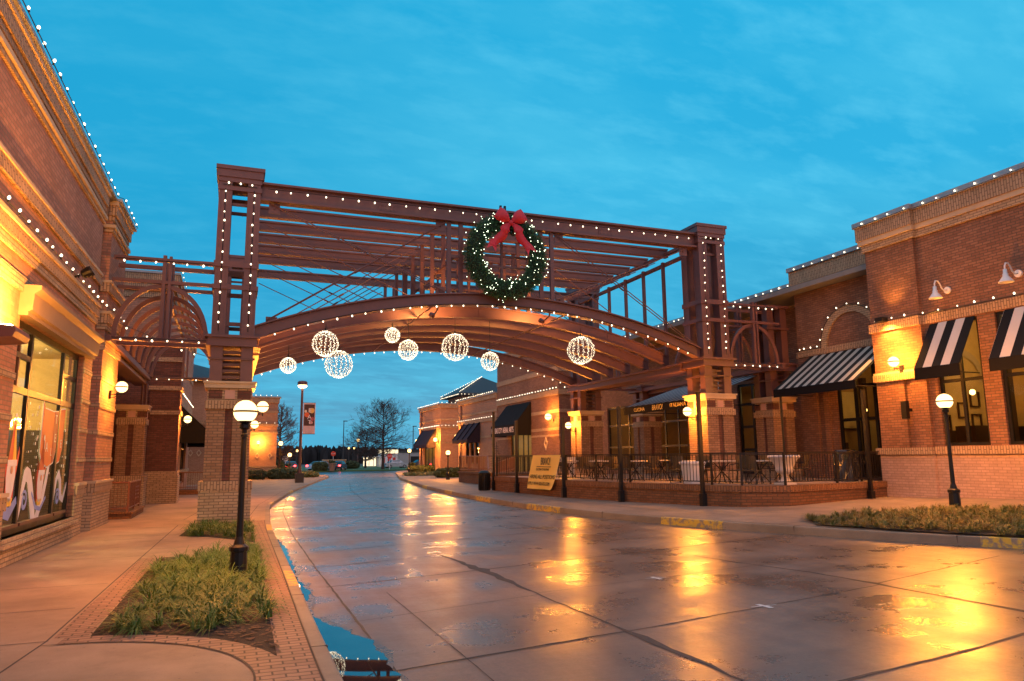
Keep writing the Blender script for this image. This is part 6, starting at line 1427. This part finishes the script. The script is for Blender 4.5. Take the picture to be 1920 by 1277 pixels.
# ------------------------------------------------------------------ street end: woods, signs, kiosk, cars
m = MB()
for i in range(2600):
    x = random.uniform(-160,260); y = random.uniform(290,350); h = (2.6+2.2*(.5+.5*math.sin(x*.05)*math.sin(x*.021+1))+random.uniform(0,2.4))*(y/300); w = random.uniform(.8,2.4)
    for k in range(3):
        a = random.uniform(0,3.14); dx, dy = w*math.cos(a), w*math.sin(a); t_ = random.uniform(.2,.8); m.add([(x-dx,y-dy,-1),(x+dx,y+dy,-1),(x+dx*.9,y+dy*.9,h*random.uniform(.5,.8)),(x+dx*(t_-.5),y+dy*(t_-.5),h),(x-dx*.9,y-dy*.9,h*random.uniform(.5,.8))],[(0,1,2,3,4)])
o = m.build('treeline_woods', M['woods']); o['kind'] = 'stuff'; tag(o, 'dark line of distant woods along the horizon', 'woods')
def stop_sign(label, x, y, z, h, back=False):
    t = thing('stop_sign', label, 'stop sign', (x,y,z)); m = MB(); m.tube([(x,y,z),(x,y,z+h)],.04,6); m.build('sign_post', M['plastic_white'], t); r = .42
    m = MB(); m.prism([(x+r*math.cos(math.pi/8+k*math.pi/4), z+h-.1+r*math.sin(math.pi/8+k*math.pi/4)) for k in range(8)], lambda a,b,d:(a,y-.05-d,b), 0, .02); f = fixn(m.build('sign_face', M['grey_sign'] if back else M['red_sign'], t))
    if not back: text_mesh('lettering','STOP',.26,(x,y-.078,z+h-.1),(1,0,0),U,M['letter_w'],f,width=.6)
stop_sign('red stop sign on a white post in front of the tall bare tree', 22.75,112,.1,2.1); stop_sign('red stop sign over the brick entrance wall at the street end', 15.7,123,.0,2.7); stop_sign('round grey back of a sign beside the left bare tree', 7.1,106,.0,2.0,True)
t = thing('entrance_wall', 'low brick entrance wall with pale cap at the end of the street', 'wall', (16.2,125,0)); m = MB(); m.box(14.3,18.0,124.8,125.4,-.1,1.5); m.build('wall_body', M['brick_far'], t); m = MB(); m.box(14.2,18.1,124.7,125.5,1.5,1.66); m.build('wall_cap', M['stone'], t)
t = thing('kiosk', 'white kiosk with glowing fascia beyond the tall bare tree', 'kiosk', (30.4,150,0)); m = MB(); m.box(28.7,32.1,150,153,0,2.75); m.build('kiosk_wall', M['plastic_white'], t); m = MB(); m.box(28.6,32.2,149.9,153.1,2.75,3.5); m.build('fascia', M['lit_white'], t); m = MB()
for x in (29.2,30.4,31.4): m.box(x-.3,x+.3,149.96,149.995,.3,1.9)
m.build('door_panel', M['red_sign'], t)
t = thing('shelter', 'small lit glass shelter left of the white kiosk', 'shelter', (27,152,0)); m = MB(); m.box(25.4,28.4,151,153,2.0,2.2); m.build('shelter_roof', M['plastic_white'], t); m = MB()
for x in (25.6,26.5,27.4,28.2): m.box(x-.06,x+.06,151.1,151.2,0,2.0)
m.build('shelter_post', M['plastic_white'], t); m = MB(); m.box(25.6,28.2,152.7,152.8,.2,2.0); m.build('shelter_back', M['lit_white'], t)
t = thing('grey_store', 'long grey flat roofed store behind the parked cars', 'building', (45,160,0)); m = MB(); m.box(33,62,155,170,0,2.9); m.build('wall', M['grey_metal'], t); m = MB(); m.box(32.8,62.2,154.8,170.2,2.9,3.3); m.build('roof', M['roof_tile'], t); m = MB(); m.box(36,40,154.95,155.05,0,2.1); m.build('door', M['black'], t)
def car(label, x, y, rz, mat, tail=False, s=1.0):
    t = thing('parked_car', label, 'car', (x,y,.0), rz, 'cars at the end of the street'); L_, Wd = 2.2, .88
    body = [(-L_,.3),(-L_+.05,.75),(-L_+.2,.92),(-1.35,.98),(-.85,1.4),(.55,1.44),(1.15,1.0),(2.0,.85),(L_,.65),(L_,.3)]
    def pf(prof, w0, w1, zc): 
        m = MB(); n = len(prof); v = []
        for w,sg in ((w0,-1),(w0,1)):
            for a,b in prof: ww = w if b < zc else w1; v.append((a,sg*ww,b))
        m.add(v,[tuple(range(n)),tuple(range(n,2*n))[::-1]]+[(i,n+i,n+(i+1)%n,(i+1)%n) for i in range(n)]); return m
    fixn(pf(body,Wd,.7,1.1).build('body', M[mat], t, local=True)); 
    for sg in (-1,1):
        m = MB(); m.add([(-1.15,sg*.84,1.0),(-.78,sg*.725,1.34),(.45,sg*.725,1.37),(.95,sg*.84,1.02)],[(0,1,2,3)] if sg<0 else [(3,2,1,0)]); v0 = [(a,b+sg*.012,c) for a,b,c in m.v]; m.add(v0,[(0,1,2,3)]); fixn(m.build('side_window', M['car_glass'], t, local=True))
    m = MB(); m.add([(-1.36,-.74,.995),(-.88,-.64,1.385),(-.88,.64,1.385),(-1.36,.74,.995)],[(0,1,2,3)]); m.v = [(a-.02,b,c+.012) for a,b,c in m.v]; m.build('rear_window', M['car_glass'], t, local=True)
    for a in (-1.35,1.35):
        for sg in (-1,1):
            m = MB(); m.tube([(a,sg*.7,.32),(a,sg*.9,.32)],.32,14); w = m.build('wheel', M['tyre'], t, local=True); h = MB(); h.tube([(a,sg*.9,.32),(a,sg*.912,.32)],.19,10); h.build('rim', M['grey_metal'], w, local=True)
    for sg in (-1,1):
        m = MB(); m.box(-L_-.02,-L_+.1,sg*.5,sg*.8,.66,.86); m.build('tail_lamp', M['tail'] if tail else M['car_r'], t, local=True)
        m = MB(); m.box(L_-.1,L_+.02,sg*.5,sg*.8,.6,.75); m.build('headlight', M['plastic_white'], t, local=True)
    return t
car('dark car with bright red tail lights near the planter pot at the street end', 15.7,116.5,R(70),'car_d',True); car('silver car with red tail lights behind the low hedge', 13.2,119,R(40),'car_s',True); car('dark car with glowing tail lights near the left bare tree', 9.0,122,R(85),'car_d',True)
car('silver car parked in front of the grey store, nearest the bare tree', 27.5,130,R(10),'car_s'); car('dark car parked in front of the grey store, middle of three', 32.5,131,R(10),'car_d'); car('pale car parked beside the farthest right shop', 37.0,134,R(15),'car_s')
# small rooftop tree ornament by the tall shop
t = thing('wire_tree', 'small bare wire tree standing on the ramp before the lower shop', 'ornament tree', (20.6,57.5,.3)); m = MB(); m.tube([(20.6,57.5,.2),(20.6,57.5,3.1)],.03,6); m.build('trunk', M['bark'], t); m = MB()
for i in range(9):
    z = 1.2+i*.2; l = .75*(1-i/10)
    for a in np.linspace(0,6.28,6)[:-1]: m.tube([(20.6,57.5,z),(20.6+l*math.cos(a+i),57.5+l*math.sin(a+i),z-.12)],.012,3,False)
m.build('crown', M['bark'], t)
# ------------------------------------------------------------------ sky, added warm fill, camera
w = bpy.data.worlds.new('World'); S.world = w; w.use_nodes = True; nt = w.node_tree; nt.nodes.clear()
class WT(NT):
    def __init__(s): s.t = nt; s.out = s.n('ShaderNodeOutputWorld')
k = WT(); tc = k.n('ShaderNodeTexCoord').outputs['Generated']; sp_ = k.n('ShaderNodeSeparateXYZ'); k.l(tc, sp_.inputs[0]); z = sp_.outputs[2]
zc = k.math('MAXIMUM', z, .03)
def div(c): return k.math('DIVIDE', c, k.math('ADD', zc, .22))
cv = k.n('ShaderNodeCombineXYZ'); k.l(div(sp_.outputs[0]), cv.inputs[0]); k.l(div(sp_.outputs[1]), cv.inputs[1])
grad = k.ramp(k.math('MAXIMUM', z, 0.0), [(0,(.14,.34,.49)),(.05,(.09,.33,.51)),(.16,(.04,.345,.57)),(.34,(.024,.40,.69)),(.7,(.014,.39,.69)),(1,(.01,.37,.67))])
n1 = k.noise(k.mapv(cv.outputs[0],(.55,1.3,1),(0,0,.6)), 1.5, 7, .55); n2 = k.noise(k.mapv(cv.outputs[0],(1.2,2.6,1),(0,0,.5)), 5.5, 6, .6); n3 = k.noise(k.mapv(cv.outputs[0],(.3,.6,1),(0,0,.9)), 1.0, 4, .5)
col = k.mix(k.math('MULTIPLY', k.ramp(n1,[(.44,0.),(.64,1.)]), .62), grad, (.085,.54,.78))
col = k.mix(k.math('MULTIPLY', k.ramp(n2,[(.46,0.),(.7,1.)]), .42), col, (.11,.57,.82))
col = k.mix(k.math('MULTIPLY', k.ramp(n3,[(.44,0.),(.64,1.)]), .62), col, (.006,.31,.57))
sky = k.n('ShaderNodeTexSky'); sky.sky_type = 'NISHITA'; sky.sun_disc = False; sky.sun_elevation = R(20); sky.sun_rotation = R(205)
bg1 = k.n('ShaderNodeBackground'); k.l(col, bg1.inputs[0]); bg1.inputs[1].default_value = 1.1
bg2 = k.n('ShaderNodeBackground'); k.l(sky.outputs[0], bg2.inputs[0]); bg2.inputs[1].default_value = .003
ad = k.n('ShaderNodeAddShader'); k.l(bg1.outputs[0], ad.inputs[0]); k.l(bg2.outputs[0], ad.inputs[1]); k.l(ad.outputs[0], k.out.inputs[0])
sl = bpy.data.lights.new('warm_fill_sun','SUN'); sl.energy = 1.95; sl.color = (1,.36,.135); sl.angle = R(120); so = bpy.data.objects.new('warm_fill_sun', sl); COL.objects.link(so); so.rotation_euler = Vector((.12,.74,-.66)).to_track_quat('-Z','Y').to_euler()  # broad orange fill added from behind the camera to warm walls and ground
cam = bpy.data.cameras.new('camera'); cam.sensor_width = 36; cam.lens = 36*1365/1920; cam.clip_end = 6000; cam.clip_start = .1
co = bpy.data.objects.new('camera', cam); COL.objects.link(co); S.camera = co
yaw, pit, rol = R(21.0), R(9.03), R(.6)
fw = Vector((math.sin(yaw)*math.cos(pit), math.cos(yaw)*math.cos(pit), math.sin(pit))); rt = Vector((math.cos(yaw),-math.sin(yaw),0)); up = rt.cross(fw)
r2 = rt*math.cos(rol)-up*math.sin(rol); u2 = rt*math.sin(rol)+up*math.cos(rol)
co.matrix_world = Matrix(((r2.x,u2.x,-fw.x,0),(r2.y,u2.y,-fw.y,0),(r2.z,u2.z,-fw.z,1.9),(0,0,0,1)))
S.render.engine = 'CYCLES'; S.cycles.use_denoising = True; S.cycles.max_bounces = 8; S.cycles.diffuse_bounces = 3; S.cycles.glossy_bounces = 4; S.cycles.transparent_max_bounces = 12; S.cycles.sample_clamp_indirect = 4; S.cycles.caustics_reflective = False; S.cycles.caustics_refractive = False
try: S.cycles.denoiser = 'OPENIMAGEDENOISE'
except Exception: pass
S.view_settings.view_transform = 'Standard'; S.view_settings.look = 'None'; S.view_settings.exposure = 0; S.view_settings.gamma = 1
S.render.resolution_x, S.render.resolution_y = 1024, 681
